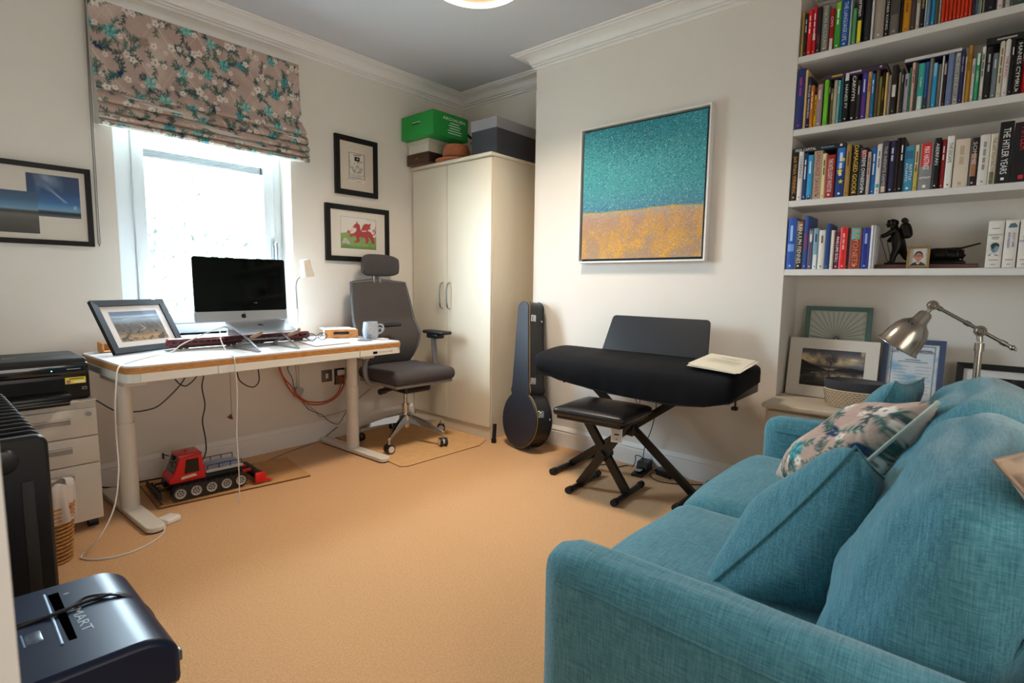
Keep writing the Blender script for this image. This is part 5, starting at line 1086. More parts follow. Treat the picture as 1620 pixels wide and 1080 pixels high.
# ---------------------------------------------------------------- alcove cupboard and shelves
cupm=M('cupboard_cream','cfc5b4',.45); shm2=M('shelf_white','dcdad6',.45)
cp=thing('alcove_cupboard','low cream built-in cupboard filling the alcove under the shelves','cupboard',(3.03,0,0))
g=G(); g.box(2.83,YR+.002,0,AB-.002,YC-.003,.527); part('carcass',g,cupm,cp,ang=0)
part('top',G().rbox(2.79,YR+.002,.528,2.998,YC+.008,.555,.008,3).box(2.99,YR+.002,.5285,AB-.002,YC-.003,.5548),cupm,cp)
for i,(a,b) in enumerate(((.27,.765),(-.235,.265),(-.74,-.24))):
    d=part('door',G().rbox(2.812,a,.07,2.829,b,.515,.003),cupm,cp); part('knob',G().ball((2.80,a+.05,.40),.014,12,8),chrome2,d)
shelves={'l':1.213,'h':1.554,'s':1.899,'t':2.243}
for n_,k_ in (('lowest','l'),('third','h'),('second','s'),('top','t')):
    z=shelves[k_]; t=thing('wall_shelf','%s of the four long white alcove shelves%s'%(n_ if n_!='third' else 'second lowest',{'l':', with the bronze figure','h':', with the fat black book at right','s':', with a purple book lying on top','t':', with the red matching set'}[k_]),'shelf',(3.14,0,z-.03),0,'alcove shelves')
    t['label']={'l':'lowest long white alcove shelf, holding the bronze figure','h':'long white alcove shelf directly above the bronze figure','s':'long white alcove shelf second from the top','t':'highest long white alcove shelf, holding the orange-red book set'}[k_]
    part('board',G().rbox(P-.004,YR+.002,z-.031,AB-.002,YC-.002,z,.002,1),shm2,t)
BOOKS=[
('l', 0.7958, 0.0401, 0.254, '2c56b0', 'wide bright blue hardback with white figure', '-MOUNTAINEER', '9fc0ee', (0.35, 0.5, '6f9ce0')),
('l', 0.7541, 0.0356, 0.243, '14110f', 'black hardback with portrait and gold lettering', 'RANULPH FIENNES', 'e9e2d0', (0.78, 0.98, '8a5a3c')),
('l', 0.7162, 0.0202, 0.262, '2f4f96', 'tall slim blue book with crimson patch', '', 'd0d8f0', (0.35, 0.68, '7a3560')),
('l', 0.6939, 0.0236, 0.199, '5d5570', 'small purple-grey paperback', '-NAMIBIA', 'e8e4ea', (0.7, 0.95, '8f8580')),
('l', 0.6691, 0.0226, 0.199, '7fa6b8', 'pale blue and white map-patterned paperback', '-EVEREST', '20303c', (0, 0.36, 'dfe4e2')),
('l', 0.6454, 0.0309, 0.189, 'dcd6cb', 'cream paperback with cracked spine', '-JOURNEY', '6a665e', None),
('l', 0.613, 0.0206, 0.217, '21457f', 'deep blue hardback taller than its white neighbour', '', '8090b0', None),
('l', 0.5914, 0.0158, 0.185, 'e4e0d8', 'plain slim white paperback', '', '444444', None),
('l', 0.5745, 0.024, 0.178, '6a2f45', 'maroon paperback with bold white capitals', 'PHILLIPE SOLL', 'f4f0ee', None),
('l', 0.5495, 0.0305, 0.196, 'd8141c', 'bright red hardback', '-THE RED BOOK', 'e9a090', None),
('l', 0.5182, 0.0109, 0.193, '241f18', 'narrow black book with pale dots', '', 'd9b070', None),
('l', 0.506, 0.0471, 0.191, '8a3a34', 'broad rust and teal hardback with orange title', 'BAYONETS', 'e88a50', (0.72, 1.0, '3fb0aa')),
('l', 0.4579, 0.0334, 0.189, '1b2c86', 'navy blue hardback with pale small title', '-FORTITUDE', '90a8e0', None),
('l', 0.4232, 0.0104, 0.199, 'e6e6ea', 'slim white case', '', '888888', None),
('l', 0.4122, 0.009, 0.198, 'cfcfd2', 'pale grey case with dark picture on its side', '', '888888', None),
('h', 0.7847, 0.0311, 0.24, '1c1812', 'black hardback with orange WINNING title', 'Jack Welch WINNING', 'd98f3a', None),
('h', 0.7513, 0.0217, 0.234, 'e9e6e2', 'white hardback with dark COHERENCE title', 'COHERENCE', '2a2a33', None),
('h', 0.7285, 0.0196, 0.224, '27406f', 'dark navy paperback with pale title', '-THE DISCIPLINE', 'dfe6ee', None),
('h', 0.7078, 0.0231, 0.213, '3aa0d8', 'light blue paperback with dark foot', '-LEADERSHIP', 'e8f4fa', (0, 0.09, '3b2f2a')),
('h', 0.6832, 0.0386, 0.232, 'b9a58e', 'thick tan hardback with red LANGUAGE title', 'LANGUAGE SAVANT', '9c3030', None),
('h', 0.6432, 0.0181, 0.212, 'e6d79c', 'slim cream-yellow hardback', '-FIRST PERSON', '5a4a30', None),
('h', 0.624, 0.0375, 0.201, '9e2620', 'red hardback with gold border and white title', 'THE INTELLIGENT INVESTOR', 'f0e6e0', None),
('h', 0.5823, 0.0398, 0.24, '1d3f7d', 'tall dark blue hardback with yellow stars', '-INSIDE THE DEAL', 'd8e2f4', (0.55, 1.0, '2a72c8')),
('h', 0.5412, 0.0203, 0.239, 'a98446', 'golden brown hardback with black figures', '-UNFINISHED', '6e4e20', None),
('h', 0.5189, 0.034, 0.231, '13110f', 'black hardback with yellow DAMAGED GOODS title', 'DAMAGED GOODS', 'e8c12c', None),
('h', 0.4839, 0.0291, 0.214, '1b1d22', 'black paperback with red head and white title', 'EXTREME OWNERSHIP', 'eef0f2', (0.8, 0.94, 'b3202c')),
('h', 0.4535, 0.0129, 0.192, 'c9b3ab', 'narrow pinkish paperback', '-THE ROAD TO', '8a3a30', None),
('h', 0.4396, 0.0196, 0.211, '1f6cb8', 'mid-blue paperback with white title', '-WILFUL BLINDNESS', 'e6f0fa', None),
('h', 0.4187, 0.019, 0.221, 'e3e1dc', 'tall white paperback with turquoise band', '-THE CULTURE', '70757a', (0.12, 0.2, '3aa7b0')),
('h', 0.3978, 0.0226, 0.232, '4b4553', 'charcoal-purple hardback with cream foot label', 'THE INFINITE GAME', 'c9c2b4', (0.02, 0.14, 'd8c4a4')),
('h', 0.3739, 0.0254, 0.23, '2c2b4c', 'indigo hardback with skull-like white emblem', '-DARK STAR', 'd0d0e0', None),
('h', 0.3476, 0.0138, 0.238, '2b1c1c', 'tall slim dark brown hardback', '', '807060', None),
('h', 0.3339, 0.017, 0.236, '161414', 'black paperback just left of the blue BATTLE book', '-BLACK BOX', 'e8e6e4', None),
('h', 0.3157, 0.0365, 0.196, '3d8fb4', 'blue BATTLE OF THE ATLANTIC paperback', 'BATTLE ATLANTIC', 'f0f4f6', (0.72, 0.9, '2c6a90')),
('h', 0.278, 0.0159, 0.196, 'c9b45a', 'mustard and white paperback', '-FORGOTTEN VOICES', '6a2a20', (0.5, 1.0, 'e6dfd0')),
('h', 0.2607, 0.0472, 0.2, '8d8d8c', 'fat red and grey VIETNAM hardback', 'MAX HASTINGS VIETNAM', 'ffffff', (0.5, 1.0, 'd21c1c')),
('h', 0.2118, 0.0227, 0.214, '151516', 'black ABERFAN paperback', 'ABERFAN', 'e2e2e2', None),
('h', 0.1869, 0.0163, 0.206, '8f1d22', 'crimson paperback with white title', '-BLACK HAWK', 'f2dede', None),
('h', 0.1689, 0.0244, 0.216, 'ece9e3', 'white paperback with small black title', 'THE ESCAPE', '4a4a4a', None),
('h', 0.1418, 0.0498, 0.198, 'd9cbb8', 'very fat cream hardback with faint title', '-PERFECT HEROES', 'b9a58c', None),
('h', 0.0904, 0.0265, 0.196, '2a1c16', 'dark brown SOMME paperback with sunset picture', 'SOMME', 'd8d2cc', (0.2, 0.68, 'a5744c')),
('h', 0.0613, 0.0322, 0.202, 'e0dcd6', 'thick white hardback with poppy', '-THE PRICE OF LIFE', '9a958e', None),
('h', 0.028, 0.0215, 0.201, 'ddd4bc', 'cream LAST FIGHTING TOMMY paperback', 'THE LAST FIGHTING TOMMY', '4d4637', (0, 0.25, '7f7c68')),
('h', 0.004, 0.0431, 0.243, '121314', 'tall black hardback with bold white three-word title', 'THE HITLER YEARS', 'f2f2f2', None),
('h', -0.0411, 0.0617, 0.233, '17161a', 'fat black hardback with large red title', 'HITLER', 'c3202c', None),
('s', 0.7805, 0.0358, 0.285, '2a3470', 'tall blue-violet hardback with magenta title', '-CYMRU WALES', 'a03a90', None),
('s', 0.7432, 0.0114, 0.275, 'dcb878', 'slim tan book standing proud', '', '705020', None),
('s', 0.7307, 0.0168, 0.241, '20294f', 'navy paperback with white WALES title', 'WALES WONDERS', 'e8ecf4', None),
('s', 0.7131, 0.0145, 0.196, 'c9762e', 'short orange paperback', '-THE OLD SOUTH', 'f4e0c0', None),
('s', 0.6975, 0.0133, 0.152, 'e9c818', 'very short yellow paperback', '-THE LITTLE DRAGON', '6a5a10', None),
('s', 0.6828, 0.0221, 0.195, '9f8a94', 'mauve-grey paperback', '-GIRALDUS', 'e8dfe2', (0.45, 1.0, 'b4898a')),
('s', 0.6542, 0.019, 0.215, '6cc02a', 'tall lime green paperback', '', '3a7a10', None),
('s', 0.6345, 0.0077, 0.201, '2a2618', 'thin black paperback beside the lime green one', '-GOWER', 'd8d8c8', None),
('s', 0.6261, 0.0118, 0.166, '6e6a3a', 'olive paperback', '-PLACES', 'd8d0a0', None),
('s', 0.6136, 0.0149, 0.199, 'b3aa98', 'pale stone-coloured paperback', '', '7a7264', None),
('s', 0.5977, 0.011, 0.196, '6fb8b4', 'slim aqua paperback', '-POETRY', 'e4f4f2', None),
('s', 0.586, 0.013, 0.212, '1f5f70', 'dark teal hardback with pale foot', '', 'b0d0d4', None),
('s', 0.5713, 0.022, 0.22, '1a1817', 'black paperback with white top label', 'HANES FY', 'e4e2de', (0.84, 1.0, 'd9d7dd')),
('s', 0.5477, 0.0283, 0.216, '1d1818', 'thick black hardback with big white six-letter title', 'CARWYN', 'f4f2f0', None),
('s', 0.5183, 0.0148, 0.177, '37332f', 'charcoal paperback with fine white title', '-FOOTBALL', 'dcdad6', None),
('s', 0.5015, 0.0215, 0.206, '40399a', 'indigo hardback shading to purple', '-UNIVERSITY', 'd4d0f0', (0.0, 0.5, '5a2f86')),
('s', 0.479, 0.0165, 0.212, 'c2a06a', 'tan hardback with red letters', '-BRIEF LIVES', 'b04a30', None),
('s', 0.4616, 0.0119, 0.192, '1f78b4', 'slim bright blue paperback', '-MY PEOPLE', 'e2eef6', None),
('s', 0.4487, 0.0137, 0.209, '6a5844', 'taller of the two plain brown books', '', 'a08a70', None),
('s', 0.4344, 0.012, 0.175, '7a7034', 'olive-brown paperback', '', 'c0b880', None),
('s', 0.4215, 0.0116, 0.187, '251d10', 'black paperback with yellow letters', 'LLANELLI', 'd8a820', None),
('s', 0.4089, 0.0091, 0.185, 'dcb26c', 'slim sand-coloured paperback', '', '806030', None),
('s', 0.3989, 0.0115, 0.172, '9c9c96', 'light grey paperback', '', '606060', None),
('s', 0.3862, 0.0203, 0.211, '2a2422', 'tall black hardback with a white label', '', 'c0b0a0', (0.35, 0.6, 'd8d4cc')),
('s', 0.3622, 0.011, 0.178, 'b4ac94', 'narrow putty-coloured paperback', '', '504840', None),
('s', 0.3506, 0.0091, 0.188, '2c2a30', 'narrow black paperback beside the lilac one', '-TRIBES', 'd0d0d0', None),
('s', 0.3406, 0.0171, 0.167, 'c0bccb', 'lilac-white paperback with black title', '-RHONDDA', '40384a', None),
('s', 0.3286, 0.0078, 0.188, '2f8060', 'thin green paperback', '', 'c0e0d0', None),
('s', 0.3196, 0.0136, 0.207, 'd8b4ac', 'pale pink hardback', '-THE STONE', '7a4040', None),
('s', 0.3054, 0.0088, 0.201, '5a4a40', 'thin brown paperback', '', 'a09080', None),
('s', 0.2942, 0.0234, 0.195, '3aa89a', 'broad turquoise book with white lettering', 'TORRI', 'f0f6f4', (0, 0.3, 'd9dfd8')),
('s', 0.2703, 0.0139, 0.197, '2f5a9a', 'blue book with golden foot', '', 'd0d8e0', (0, 0.25, '3a3020')),
('s', 0.2552, 0.0143, 0.21, '857a70', 'grey-brown hardback', '', 'b0a8a0', None),
('s', 0.2403, 0.0153, 0.184, '2f9ad0', 'vivid sky-blue paperback', '', 'd0f0ff', (0.7, 1.0, '7fc0e0')),
('s', 0.2244, 0.0124, 0.179, '8a8078', 'warm grey paperback with worn spine', '', '605850', None),
('s', 0.2112, 0.0064, 0.212, 'e0e6e2', 'thin white-edged book with green cover', '', '607060', None),
('s', 0.2042, 0.0112, 0.185, '3a1f1c', 'dark maroon paperback with white flash', '', 'e0d0c8', (0.7, 0.95, 'b8a8a0')),
('s', 0.1913, 0.0199, 0.209, '6d7fa6', 'slate-blue hardback', '', 'a0b0d0', None),
('s', 0.1698, 0.0197, 0.211, 'c9cbc8', 'thick pale grey paperback with black title', 'THE STORY OF RUGBY', '4a463a', None),
('s', 0.1491, 0.0124, 0.217, '2c2f5e', 'tall navy hardback', '-GRAND SLAM', '9aa0c8', None),
('s', 0.1358, 0.0073, 0.185, 'c9bda0', 'narrow cream paperback', '-VALLEY', '806a50', None),
('s', 0.128, 0.0134, 0.228, 'c08a2a', 'tall mustard-yellow hardback', '-THE DRAGON', '8a5a10', None),
('s', 0.1136, 0.0133, 0.173, 'e3e2e4', 'white paperback with lilac title', '-STARTER', '8a88b0', None),
('s', 0.0993, 0.0131, 0.188, '2fa070', 'green and white leaf-patterned paperback', 'GREEN', 'e4f4ea', (0.75, 1.0, 'dfeee4')),
('s', 0.084, 0.0125, 0.212, 'e4e1da', 'tall white paperback with thin title', '-THE STATE OF', '50504c', None),
('s', 0.0694, 0.0196, 0.205, '1b1b1e', 'black hardback with grey title', '-DRAGON HEART', 'b4b4b8', None),
('s', 0.0488, 0.0184, 0.176, '6f7a80', 'blue-grey paperback', '-CAMBRIA', 'c8ced0', None),
('s', 0.0297, 0.0154, 0.218, 'd6cdb8', 'tall cream paperback with brown title', '-THE MATTER OF WALES', '7a5a3a', None),
('s', 0.0133, 0.0165, 0.219, 'dcdad8', 'tall white paperback with red title', 'THE KING', 'b02038', None),
('s', -0.0042, 0.0139, 0.213, '1a191b', 'tall black hardback with thin white title', '-BLOOD', 'd8d8d8', None),
('s', -0.0186, 0.024, 0.204, '161616', 'broad black hardback with large white title', 'HANES CYMRU', 'e6e4e0', None),
('s', -0.0436, 0.0232, 0.138, 'c8202a', 'red paperback at the right-hand end', '-FOLK', '30100c', None),
('t', 0.7856, 0.0162, 0.213, 'a88a4a', 'tan and gold album', '', 'd0b060', None),
('t', 0.7673, 0.0154, 0.195, '23201f', 'slim black paperback', '-THE MAKING', 'c8c8c8', None),
('t', 0.7484, 0.0173, 0.209, 'd81f26', 'red hardback with white title', '-MEN WHO MADE', 'f4e4e0', None),
('t', 0.729, 0.0179, 0.219, 'd01c30', 'red hardback with white and green band', '-STORY OF ENGLISH', 'f6e6e6', (0.3, 0.44, 'dfe6e0')),
('t', 0.7071, 0.0197, 0.21, '2a2224', 'black book with red and green tartan', '', 'd0c0b0', (0.2, 0.4, '5a2a2c')),
('t', 0.684, 0.0301, 0.207, '6f7478', 'thick grey hardback with gold letters', 'MABON ACCOUNTS', 'cdbf8c', None),
('t', 0.6512, 0.0192, 0.185, 'a01818', 'small red book with white foot', 'CWS', 'f0dede', (0, 0.28, 'd8d2cc')),
('t', 0.6307, 0.0255, 0.205, '3d9a34', 'green book with lime top', '-GARDENS OF', 'e0f0d0', (0.82, 1.0, '93c530')),
('t', 0.6039, 0.0322, 0.219, '1f52a0', 'fat royal blue hardback', 'THE LANGUAGE LIFE', 'c8d6ee', None),
('t', 0.5698, 0.0083, 0.237, 'a9bcb8', 'slim pale teal book', '', '405050', None),
('t', 0.559, 0.0171, 0.16, '5fae74', 'short pale green paperback', '', 'c0e6c8', None),
('t', 0.5394, 0.0219, 0.233, '151410', 'black German textbook with yellow foot', 'German', 'f4f4f0', (0, 0.42, 'e8d318')),
('t', 0.5132, 0.0283, 0.232, '24242a', 'thick plain charcoal binder', '', '505058', None),
('t', 0.483, 0.0085, 0.213, 'e2e1de', 'white upright card book', '', 'c0c0c0', None),
('t', 0.4715, 0.0367, 0.224, 'a09488', 'wide greige hardback', '-A', 'd8d0c8', None),
('t', 0.4336, 0.0184, 0.215, '1b1a1a', 'black paperback with white capitals', 'MURTNER KONIG', 'dcdcdc', None),
('t', 0.4135, 0.0362, 0.211, '4b4440', 'wide book with dark photographic spine', '', 'a0988c', (0, 0.4, '6e665c')),
('t', 0.3761, 0.0098, 0.209, '1e1a16', 'thin black book before the amber one', '', '908878', None),
('t', 0.3688, 0.0268, 0.213, 'c98a12', 'broad amber hardback', '-SOUL OF TRADING', '8a5606', None),
('t', 0.3409, 0.0197, 0.237, '4a3d3c', 'dark brown hardback with small emblem', '', 'b0a090', None),
('t', 0.3206, 0.0151, 0.234, 'ccc6b8', 'cream paperback with black title', 'ESSE', '38342e', None),
('t', 0.3047, 0.0158, 0.233, '1a1a1c', 'black paperback with gold title', 'EVA SPINES', 'd8c070', None),
('t', 0.2881, 0.0047, 0.233, 'e0e2e4', 'thin white booklet', '', 'a0a0a0', None),
('t', 0.2829, 0.0131, 0.212, '6f8fa8', 'grey-blue paperback', '', 'c8d8e0', None),
('t', 0.2689, 0.0171, 0.216, '2f8fc8', 'bright cyan-blue paperback', '-CURRENT', 'd0eaf6', None),
('t', 0.2513, 0.0073, 0.227, '7a6050', 'thin brown book', '', 'b0a090', None),
('t', 0.2435, 0.0035, 0.231, '4a7a40', 'very thin green booklet', '', 'a0c090', None),
('t', 0.2395, 0.0056, 0.235, 'dfe0da', 'thin off-white booklet', '', 'a0a0a0', None),
('t', 0.232, 0.012, 0.236, 'cf3a1c', 'RED0', '-RAGE', 'f0c0a0', None),
('t', 0.219, 0.0119, 0.208, 'cf3a1c', 'RED1', '-RAGE', 'f0c0a0', None),
('t', 0.206, 0.0118, 0.226, 'cf3a1c', 'RED2', '-RAGE', 'f0c0a0', None),
('t', 0.1932, 0.0117, 0.229, 'cf3a1c', 'RED3', '-RAGE', 'f0c0a0', None),
('t', 0.1804, 0.0116, 0.223, 'cf3a1c', 'RED4', '-RAGE', 'f0c0a0', None),
('t', 0.1677, 0.0116, 0.211, 'cf3a1c', 'RED5', '-RAGE', 'f0c0a0', None),
('t', 0.1551, 0.0115, 0.222, 'cf3a1c', 'RED6', '-RAGE', 'f0c0a0', None),
('t', 0.1426, 0.0114, 0.208, 'cf3a1c', 'RED7', '-RAGE', 'f0c0a0', None),
('t', 0.1294, 0.0088, 0.238, '2a2c5c', 'thin navy book after the red set', '', 'b0b0d0', None),
('t', 0.1196, 0.0125, 0.235, 'e0c818', 'yellow and blue paperback', '', '203060', (0, 0.45, '1f5a9c')),
('t', 0.1064, 0.006, 0.224, '2f8a4a', 'thin green and white paperback', '', 'f0f0f0', (0, 0.4, 'd8d8d8')),
('t', 0.0994, 0.0087, 0.216, '9a9892', 'thin grey paperback', '', '606060', None),
('t', 0.0895, 0.033, 0.237, '1b1a20', 'very wide black hardback', '-FATHERLAND', '606070', None),
('t', 0.0541, 0.0197, 0.225, 'c9a4a8', 'pink and white book', '', 'a03040', (0.0, 0.5, 'd8d4d0')),
('t', 0.0325, 0.0214, 0.236, '5a5654', 'dark grey hardback with pale foot', '', '908c88', (0, 0.2, 'b0aca4')),
('t', 0.0087, 0.0442, 0.235, '3c4644', 'wide slate-green box file', '', '606a68', None),
]
pagem=M('book_pages','cfc4ac',.9,var=.06,vs=300,stretch=(1,1,.02))
pname={'l':'lowest shelf','h':'shelf above the bronze figure','s':'second shelf from the top','t':'top shelf'}
def book(F,th,h,dep,col,title,tc,band,label,group=None,par_loc=None,first=False):
    """F: x along the thickness, y up the spine, z out of the spine towards the room; spine at z=0"""
    t=thing('book',label,'book',F@V((th/2,0,-dep/2)),0,group)
    cm=M('cover_'+col,col,.42,spec=.4,k=1.0); b=.0022 if th>.012 else .0012
    g=G(F); g.prism([(0,-dep),(0,-.004),(.25*th,0),(.75*th,0),(th,-.004),(th,-dep),(th-b,-dep),(th-b,-.006),(b,-.006),(b,-dep)],0,h,lambda a,c,y:(a,y,c)); part('cover',g,cm,t,ang=30)
    part('pages',G(F).box(b,.004,-dep+.003,th-b,h-.004,-.006),pagem,t,ang=0)
    if band:
        y0,y1=band[0]*h+.0006,band[1]*h-.0006; g=G(F); g.prism([(.0004,-.0042),(.25*th,.0003),(.75*th,.0003),(th-.0004,-.0042)],y0,y1,lambda a,c,y:(a,y,c)); part('spine_band',g,M('cover_'+band[2],band[2],.45),t,ang=30)
    if title and not title.startswith('-'):
        L=h*.80; c_=title; sz=min(th*.72,.030); two=None
        words=c_.split(' ')
        rF=F@MX(((0,1,0,th/2),(-1,0,0,h*.52),(0,0,1,.0008),(0,0,0,1)))
        if c_ in ('HITLER',): L=h*.42; rF=F@MX(((0,1,0,th/2),(-1,0,0,h*.72),(0,0,1,.0008),(0,0,0,1))); sz=th*.55
        elif c_ in ('German',): L=h*.42; rF=F@MX(((0,1,0,th/2),(-1,0,0,h*.70),(0,0,1,.0008),(0,0,0,1))); sz=th*.95
        elif c_ in ('CARWYN','SOMME','ABERFAN','COHERENCE','THE ESCAPE','CWS','MAX HASTINGS VIETNAM'): L=h*(.40 if c_!='MAX HASTINGS VIETNAM' else .46); rF=F@MX(((0,1,0,th/2),(-1,0,0,h*.68),(0,0,1,.0008),(0,0,0,1)))
        if c_=='MAX HASTINGS VIETNAM':
            text('MAX HASTINGS',th*.62,rF,M('ink_'+tc,tc,.5),t,'title',fit=L)
            text('VIETNAM',th*.26,F@MX(((1,0,0,th/2),(0,1,0,h*.26),(0,0,1,.0008),(0,0,0,1))),M('ink_'+tc,tc,.5),t,'title',fit=th*.8)
        elif c_=='BATTLE ATLANTIC':
            for k_,s_ in enumerate(('BATTLE','ATLANTIC')): text(s_,th*.36,F@MX(((0,1,0,th*(.70-.40*k_)),(-1,0,0,h*.42),(0,0,1,.0008),(0,0,0,1))),M('ink_'+tc,tc,.5),t,'title',fit=h*.40)
        elif c_=='TORRI': text(c_,th*.40,F@MX(((0,1,0,th/2),(-1,0,0,h*.60),(0,0,1,.0008),(0,0,0,1))),M('ink_'+tc,tc,.5),t,'title',fit=h*.5)
        else: text(c_,sz,rF,M('ink_'+tc,tc,.5),t,'title',fit=L)
    elif title:
        g=G(F); y=h*.86
        for w__ in title[1:].split(' '):
            l=min(h*.11*max(1,len(w__)/4),y-h*.12)
            if l<=.004: break
            g.box(th*.36,y-l,.0002,th*.64,y,.0008); y-=l+h*.03
        part('title',g,M('ink_'+tc,tc,.5),t,ang=0)
    if h>.12: g=G(F); g.box(th*.38,h*.05,.0002,th*.62,h*.05+th*.24,.0007); part('publisher_mark',g,M('ink_'+tc,tc,.5),t,ang=0)
    return t
random.seed(5); ends={}; red_n=0; ordw=['first','second','third','fourth','fifth','sixth','seventh','last']
for sh_,y,th,h,col,desc,title,tc,band in BOOKS:
    z=shelves[sh_]; lim=ends.get(sh_,YC-.004)
    y=min(y,lim); y1=y-th if True else 0
    th_=th-.0006; ends[sh_]=y-th-.0002
    dep=min(.235,max(.11,h*.68)) if h<.3 else .2
    label=None; grp='books on the '+pname[sh_]
    if desc.startswith('RED'):
        i_=int(desc[3:]); label='orange-red paperback, %s from the left in the matching set, top shelf'%ordw[i_]; grp='matching orange-red paperbacks'
    else: label=desc+', '+pname[sh_]
    xs_=2.998+random.uniform(0,.010)+(.004 if h<.18 else 0)
    F=frame((xs_,y,z+.0006),(0,-1,0),(0,0,1),(-1,0,0))
    book(F,th_,h,dep,col,title,tc,band,label,grp)
    if 'stars' in desc:
        t=bpy.context.scene.objects[-1] if 0 else None
        for (a,b,r) in ((.75,.72,.012),(.45,.50,.015),(.62,.30,.012)):
            pts=[(a*th_+(r if k%2==0 else r*.42)*math.sin(PI*k/5),b*h+(r if k%2==0 else r*.42)*math.cos(PI*k/5)) for k in range(10)]
            pts=[(max(.001,min(th_-.001,p)),q) for p,q in pts]
            star_par=[o for o in ORG if o.get('label')==label][0]
            part('yellow_star',G(F).prism(pts,.0005,.0011),M('star_yellow','e6d01c',.5),star_par,ang=0)
# books lying flat on the rows
def flat(y0,y1,z,th,dep,x,col,title,tc,label,white=None):
    F=frame((x,y0,z+th),(0,0,-1),(0,-1,0),(-1,0,0))
    t=thing('book',label,'book',(x+dep/2,(y0+y1)/2,z),0,'books lying flat on the rows'); L=y0-y1
    cm=M('cover_'+col,col,.42); g=G(); b=.002
    g.prism([(x+dep,z),(x+.004,z),(x,z+.2*th),(x,z+.8*th),(x+.004,z+th),(x+dep,z+th),(x+dep,z+th-b),(x+.006,z+th-b),(x+.006,z+b),(x+dep,z+b)],y1,y0,lambda a,c,h:(a,h,c)); part('cover',g,cm if not white else M('cover_'+white,white,.5),t,ang=30)
    part('pages',G().box(x+.006,y1+.004,z+b,x+dep-.003,y0-.004,z+th-b),pagem,t,ang=0)
    tx=frame((x-.0006,(y0+y1)/2,z+th/2),(0,-1,0),(0,0,1),(-1,0,0))
    return t,tx
t,tx=flat(.776,.548,1.784,.022,.15,3.0,'23262c','','',"black FREE CAPITAL book lying flat on the row above the bronze figure")
text('FREE CAPITAL',.017,tx@MX.Translation((-.055,0,0)),M('ink_e9e6e2','e9e6e2',.5),t,'title',fit=.10); part('author_line',G(tx).box(.012,-.003,-.0003,.068,.003,.0004),M('ink_5f8fa8','5f8fa8',.5),t,ang=0); part('publisher_mark',G(tx).box(.092,-.004,-.0003,.102,.006,.0004),M('ink_e9e6e2'),t,ang=0)
t,tx=flat(.662,.410,2.106,.022,.17,3.0,'3c2648','','','purple book lying flat on the row beside the lime green one, second shelf')
for a,b,c in ((-.09,-.045,'c8b020'),(-.015,.03,'d8d0dc'),(.10,.108,'e0dce4')): part('title',G(tx).box(a,-.003,-.0003,b,.004,.0004),M('ink_'+c,c,.5),t,ang=0)
t,tx=flat(.344,.150,2.112,.014,.18,3.0,'23254a','','','navy picture book with a white spine lying flat on the row, second shelf',white='d6d4d2'); part('back_board',G().box(3.004,.152,2.108,3.19,.342,2.1115),M('cover_23254a'),t,ang=0)
t,tx=flat(.074,-.170,2.112,.026,.19,3.0,'141416','','','black book lying flat on the right end of the row, second shelf')
text('MASON',.014,tx@MX.Translation((.02,0,0)),M('ink_b8b4ae','b8b4ae',.5),t,'title',fit=.05); part('title',G(tx).box(-.09,-.003,-.0003,-.03,.003,.0004),M('ink_b8b4ae'),t,ang=0)
# three big white boxed volumes at the right of the lowest shelf
wbm=M('cover_ded8cf','ded8cf',.5); z=1.213
for i,(y0,y1,lab) in enumerate(((.008,-.0405,'white explorer volume with green title and a portrait, left of three'),(-.044,-.0845,'white volume with tall blue capitals, middle of the three big white books'),(-.0885,-.129,'white volume with purple title at the right edge, last of three'))):
    F=frame((2.99,y0,z+.0006),(0,-1,0),(0,0,1),(-1,0,0)); th=y0-y1; h=.190
    t=book(F,th,h,.15,'ded8cf','', 'ded8cf',None,lab,'big white explorer volumes')
    if i==0:
        text('SHACKLETON',.010,F@MX(((1,0,0,th/2),(0,1,0,.133),(0,0,1,.0008),(0,0,0,1))),M('ink_2f9a5c','2f9a5c',.5),t,'title',fit=th*.82)
        cvp=Cv(30,40,'d8d2c8'); cvp.poly([(.05,0),(.25,.22),(.75,.0)],'56707c',.8); cvp.ell(.42,.55,.24,.32,'5c7c8c'); cvp.ell(.42,.70,.26,.22,'2c3c46'); cvp.ell(.52,.5,.14,.2,'8fa8b2',.8); cvp.poly([(.25,.2),(.5,.05),(.35,.0),(.2,.0)],'e8e4de')
        panel('portrait_print',cvp,F@V((.004,.048,.0008)),V((0,-1,0))*(th-.010),V((0,0,1))*.058,pr,t)
    elif i==1:
        for k_,s_ in enumerate(('SCOTT AND','AMUNDSEN')): text(s_,.011,F@MX(((0,1,0,th*(.68-.36*k_)),(-1,0,0,.110),(0,0,1,.0008),(0,0,0,1))),M('ink_3a3f9c','3a3f9c',.5),t,'title',fit=.052)
        part('ship_mark',G(F).prism([(.008,.160),(.034,.160),(.036,.166),(.028,.178),(.014,.176)],.0004,.0009),M('ink_4a7080','4a7080',.5),t,ang=0)
    else:
        text('NANSEN',.012,F@MX(((1,0,0,th/2),(0,1,0,.105),(0,0,1,.0008),(0,0,0,1))),M('ink_5a3a9c','5a3a9c',.5),t,'title',fit=th*.8)
    for k_,(yy,ww) in enumerate(((.158,.5),(.122,.5),(.116,.4),(.030,.6),(.012,.3))):
        if i!=1 or k_>2: part('print_line',G(F).box(th*(.5-ww/2),yy,.0003,th*(.5+ww/2),yy+.0022,.0008),M('ink_4a4a4a','4a4a4a',.6),t,ang=0)
